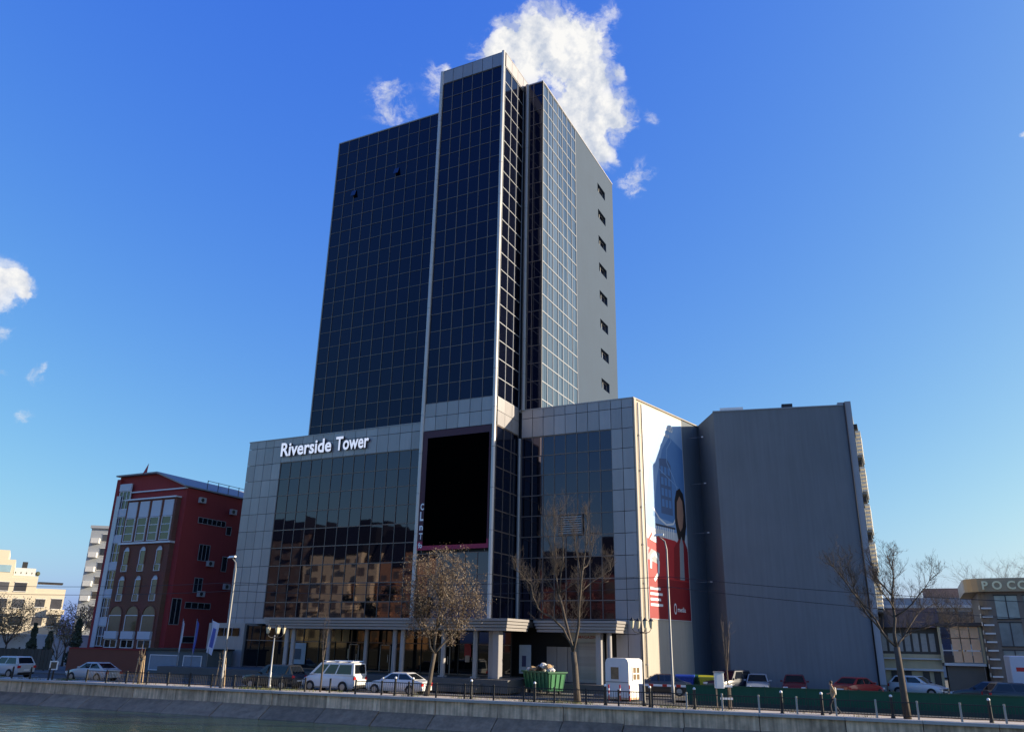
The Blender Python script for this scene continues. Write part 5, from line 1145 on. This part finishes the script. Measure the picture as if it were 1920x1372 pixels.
for x in (-1.2, 1.2):
    for y in (-.5, .5): MB().tube((x, y-.05, .12), (x, y+.05, .12), .12, .12, 10).build('castor', M_rubber, SK)
rb_ = random.Random(8); bagm = [mat('bag_white', (.62, .60, .56), rough=.5, var=.2, scale=5), mat('bag_cardboard', (.42, .28, .15), rough=.9, var=.2, scale=4), mat('bag_black', (.03, .03, .03), rough=.4), mat('bag_grey', (.30, .32, .30), rough=.6)]
for i in range(17):
    x = rb_.uniform(-1.4, 1.4); y = rb_.uniform(-.5, .5); z = 1.52+.28*(1-abs(x)/1.5)+rb_.uniform(-.05, .1); r = rb_.uniform(.16, .30)
    b = MB().ball((0, 0, 0), r, 8, 6, .75); b.v = [(vx*(1+rb_.uniform(-.2, .2)), vy*(1+rb_.uniform(-.2, .2)), vz*(1+rb_.uniform(-.25, .25))) for vx, vy, vz in b.v]
    o = b.build('rubbish_bag', bagm[i % 4], SK); o.location = (x, y, z)
def bin4(label, loc, col, lid, rz):
    t = thing('waste_bin', label, 'bin', loc, rz, 'large wheeled bins')
    MB().add([(-.55, -.42, .2), (.55, -.42, .2), (.55, .42, .2), (-.55, .42, .2), (-.66, -.52, 1.15), (.66, -.52, 1.15), (.66, .52, 1.15), (-.66, .52, 1.15)], [(3,2,1,0),(4,5,6,7),(0,1,5,4),(1,2,6,5),(2,3,7,6),(3,0,4,7)]).build('tub', col, t)
    MB().profile([(-.58, 1.15), (.58, 1.15), (.56, 1.24), (.3, 1.33), (-.3, 1.33), (-.56, 1.24)], -.70, .70).build('lid', lid, t)
    for i in range(3): MB().box(-.45+i*.38, -.56, .35, -.36+i*.38, -.46, 1.1).build('rib', col, t)
    for x in (-.45, .45):
        for y in (-.32, .32): MB().tube((x, y-.04, .1), (x, y+.04, .1), .1, .1, 10).build('castor', M_rubber, t)
    MB().tube((-.72, -.2, 1.0), (-.72, .2, 1.0), .025, .025, 6).build('handle', col, t)
Mb = mat('bin_blue', (.012, .05, .32), rough=.45, var=.12); Mg = mat('bin_dark_green', (.015, .09, .035), rough=.45, var=.12); My = mat('bin_yellow', (.42, .38, .02), rough=.45, var=.12)
bin4('blue waste bin beside the tall street light', (-16.55, 63.9, .06), Mb, Mb, R(8)); bin4('dark green waste bin between the blue and yellow ones', (-15.55, 64.6, .06), Mg, Mg, R(4)); bin4('yellow waste bin right of the blue and green ones', (-14.75, 63.6, .06), My, My, R(12))
# utility box, square notice frame
UB = thing('utility_box', 'white utility box with shelf legs beside the upright sapling', 'box', EB(19.9, 1.5), VR)
MB().box(-.36, -.2, 1.15, .12, .2, 2.0).build('cabinet', M_white, UB, bevel=.015); MB().box(-.40, -.24, 2.0, .16, .24, 2.06).build('lid', M_grey, UB); MB().box(-.30, -.215, 1.2, .06, -.2, 1.95).build('door', M_kio, UB)
for x in (-.3, .5): MB().box(x-.035, -.04, 0, x+.035, .04, 1.3).build('leg', M_stake, UB)
MB().box(-.1, -.06, 1.22, .62, .06, 1.34).build('shelf', M_white, UB); MB().box(-.1, -.06, .55, .62, .06, .66).build('shelf', M_white, UB)
NF = thing('notice_frame', 'small square white framed notice on a post at the left', 'sign', EB(-32.0, .9), VR)
MB().tube((0, .05, 0), (0, .05, .9), .03, .03, 8).build('post', M_black, NF); MB().box(-.33, -.03, .75, .33, .03, .84).box(-.33, -.03, 1.34, .33, .03, 1.43).box(-.33, -.03, .84, -.24, .03, 1.34).box(.24, -.03, .84, .33, .03, 1.34).build('frame', M_white, NF); MB().box(-.24, -.01, .84, .24, .01, 1.34).build('notice', mat('notice_brown', (.10, .08, .06), var=.3, scale=8), NF)

# ------------------------------------------------------------------ green screened fence along the car park
GFN = thing('screen_fence', 'long green mesh screen fence along the car park at the right', 'fence', (0, 0, 0))
M_scr = mat('green_screen', (.008, .075, .045), rough=.85, var=.12, scale=1.5, streak=.15); M_fbase = mat('fence_base', (.03, .055, .05), rough=.9, var=.25, scale=2)
A = Vector((-13.6, 52.6)); B = Vector((7.5, 54.2)); d_ = (B-A).normalized(); Lf = (B-A).length; n_ = 9; rzf = math.atan2(d_.y, d_.x)
for i in range(n_):
    c = A+d_*(Lf*(i+.5)/n_); MB().obox((c.x, c.y, .67), (Lf/n_-.05, .03, 1.02), rzf).build('screen_panel', M_scr, GFN); MB().obox((c.x, c.y, .13), (Lf/n_-.03, .12, .26), rzf).build('base_block', M_fbase, GFN)
    MB().obox((c.x, c.y-.03, 1.14), (Lf/n_, .04, .04), rzf).build('rail', mat('fence_green', (.012, .06, .04)), GFN)
for i in range(n_+1):
    c = A+d_*(Lf*i/n_); MB().tube((c.x, c.y, 0), (c.x, c.y, 1.22), .03, .03, 8).build('post', mat('fence_green', (.012, .06, .04)), GFN)

# ------------------------------------------------------------------ the pedestrian
def person(label, loc, rz, h=1.74):
    t = thing('person', label, 'person', loc, rz)
    J = {'pel': (0, 0, .95), 'wai': (0, 0, 1.10), 'che': (.02, 0, 1.32), 'nec': (.03, 0, 1.48), 'hea': (.06, 0, 1.60), 'top': (.06, 0, 1.72),
         'hl': (0, .10, .90), 'kl': (.20, .10, .50), 'al': (.14, .10, .09), 'tl': (.32, .11, .03), 'hr': (0, -.10, .90), 'kr': (-.05, -.10, .49), 'ar': (-.32, -.10, .13), 'tr': (-.17, -.11, .03),
         'sl': (.02, .19, 1.41), 'el': (-.12, .25, 1.15), 'wl': (.02, .27, .93), 'fl': (.07, .27, .84), 'sr': (.02, -.19, 1.41), 'er': (-.02, -.26, 1.14), 'wr': (.22, -.22, 1.05), 'fr': (.30, -.20, 1.07)}
    rad = {'pel': (.15, .12), 'wai': (.14, .11), 'che': (.17, .12), 'nec': (.06, .06), 'hea': (.085, .10), 'top': (.06, .07), 'hl': (.095, .095), 'kl': (.065, .065), 'al': (.045, .045), 'tl': (.04, .035), 'hr': (.095, .095), 'kr': (.065, .065), 'ar': (.045, .045), 'tr': (.04, .035),
           'sl': (.075, .075), 'el': (.055, .055), 'wl': (.038, .038), 'fl': (.03, .035), 'sr': (.075, .075), 'er': (.055, .055), 'wr': (.038, .038), 'fr': (.03, .035)}
    E_ = [('pel', 'wai'), ('wai', 'che'), ('che', 'nec'), ('nec', 'hea'), ('hea', 'top'), ('pel', 'hl'), ('hl', 'kl'), ('kl', 'al'), ('al', 'tl'), ('pel', 'hr'), ('hr', 'kr'), ('kr', 'ar'), ('ar', 'tr'), ('che', 'sl'), ('sl', 'el'), ('el', 'wl'), ('wl', 'fl'), ('che', 'sr'), ('sr', 'er'), ('er', 'wr'), ('wr', 'fr')]
    ks = list(J); me = bpy.data.meshes.new('body'); me.from_pydata([J[k] for k in ks], [(ks.index(a), ks.index(b)) for a, b in E_], [])
    o = bpy.data.objects.new('body', me); COL.objects.link(o); md = o.modifiers.new('s', 'SKIN'); md.use_smooth_shade = True; sb_ = o.modifiers.new('d', 'SUBSURF'); sb_.levels = 1; sb_.render_levels = 1
    for i, k in enumerate(ks): me.skin_vertices[0].data[i].radius = rad[k]
    me.skin_vertices[0].data[0].use_root = True
    dg = bpy.context.evaluated_depsgraph_get(); dg.update(); m2 = bpy.data.meshes.new_from_object(o.evaluated_get(dg)); bpy.data.objects.remove(o, do_unlink=True)
    m2.name = 'body'; m2.materials.clear()
    for mm in (mat('jacket_beige', (.34, .24, .14), rough=.8, var=.15, scale=5), mat('trousers_dark', (.03, .032, .04), rough=.85, var=.15, scale=5), mat('skin', (.45, .27, .19), rough=.6, var=.05), mat('shoe', (.05, .045, .04))): m2.materials.append(mm)
    for p in m2.polygons:
        c = p.center; arm = abs(c.y) > .175
        p.material_index = 2 if c.z > 1.47 or (arm and c.z < .93 and c.z > .75) or (arm and c.x > .24 and c.z > .95) else (0 if c.z > .90 or (arm and c.z > .75) else (3 if c.z < .10 else 1)); p.use_smooth = True
    b = bpy.data.objects.new('body', m2); COL.objects.link(b); b.parent = t
    hr = MB().ball((.045, 0, 1.665), .105, 10, 7, .95); hr.v = [(x-(.03 if x > .09 else 0), y, z) for x, y, z in hr.v if True]; hr.build('hair', mat('hair_dark', (.03, .02, .015), rough=.7), t, smooth=True)
    MB().add([(.145, -.018, 1.575), (.145, .018, 1.575), (.172, 0, 1.57), (.150, 0, 1.625)], [(0, 1, 2), (1, 3, 2), (3, 0, 2), (0, 3, 1)]).build('nose', mat('skin', (.45, .27, .19)), t)
    bag = MB().box(-.20, -.16, 1.02, -.10, .16, 1.42); bag.build('backpack', mat('backpack_white', (.6, .58, .52), rough=.7, var=.1), t, bevel=.04)
    return t
person('pedestrian in beige jacket and dark trousers walking beside the railing', EB(25.9, 1.6), R(190))
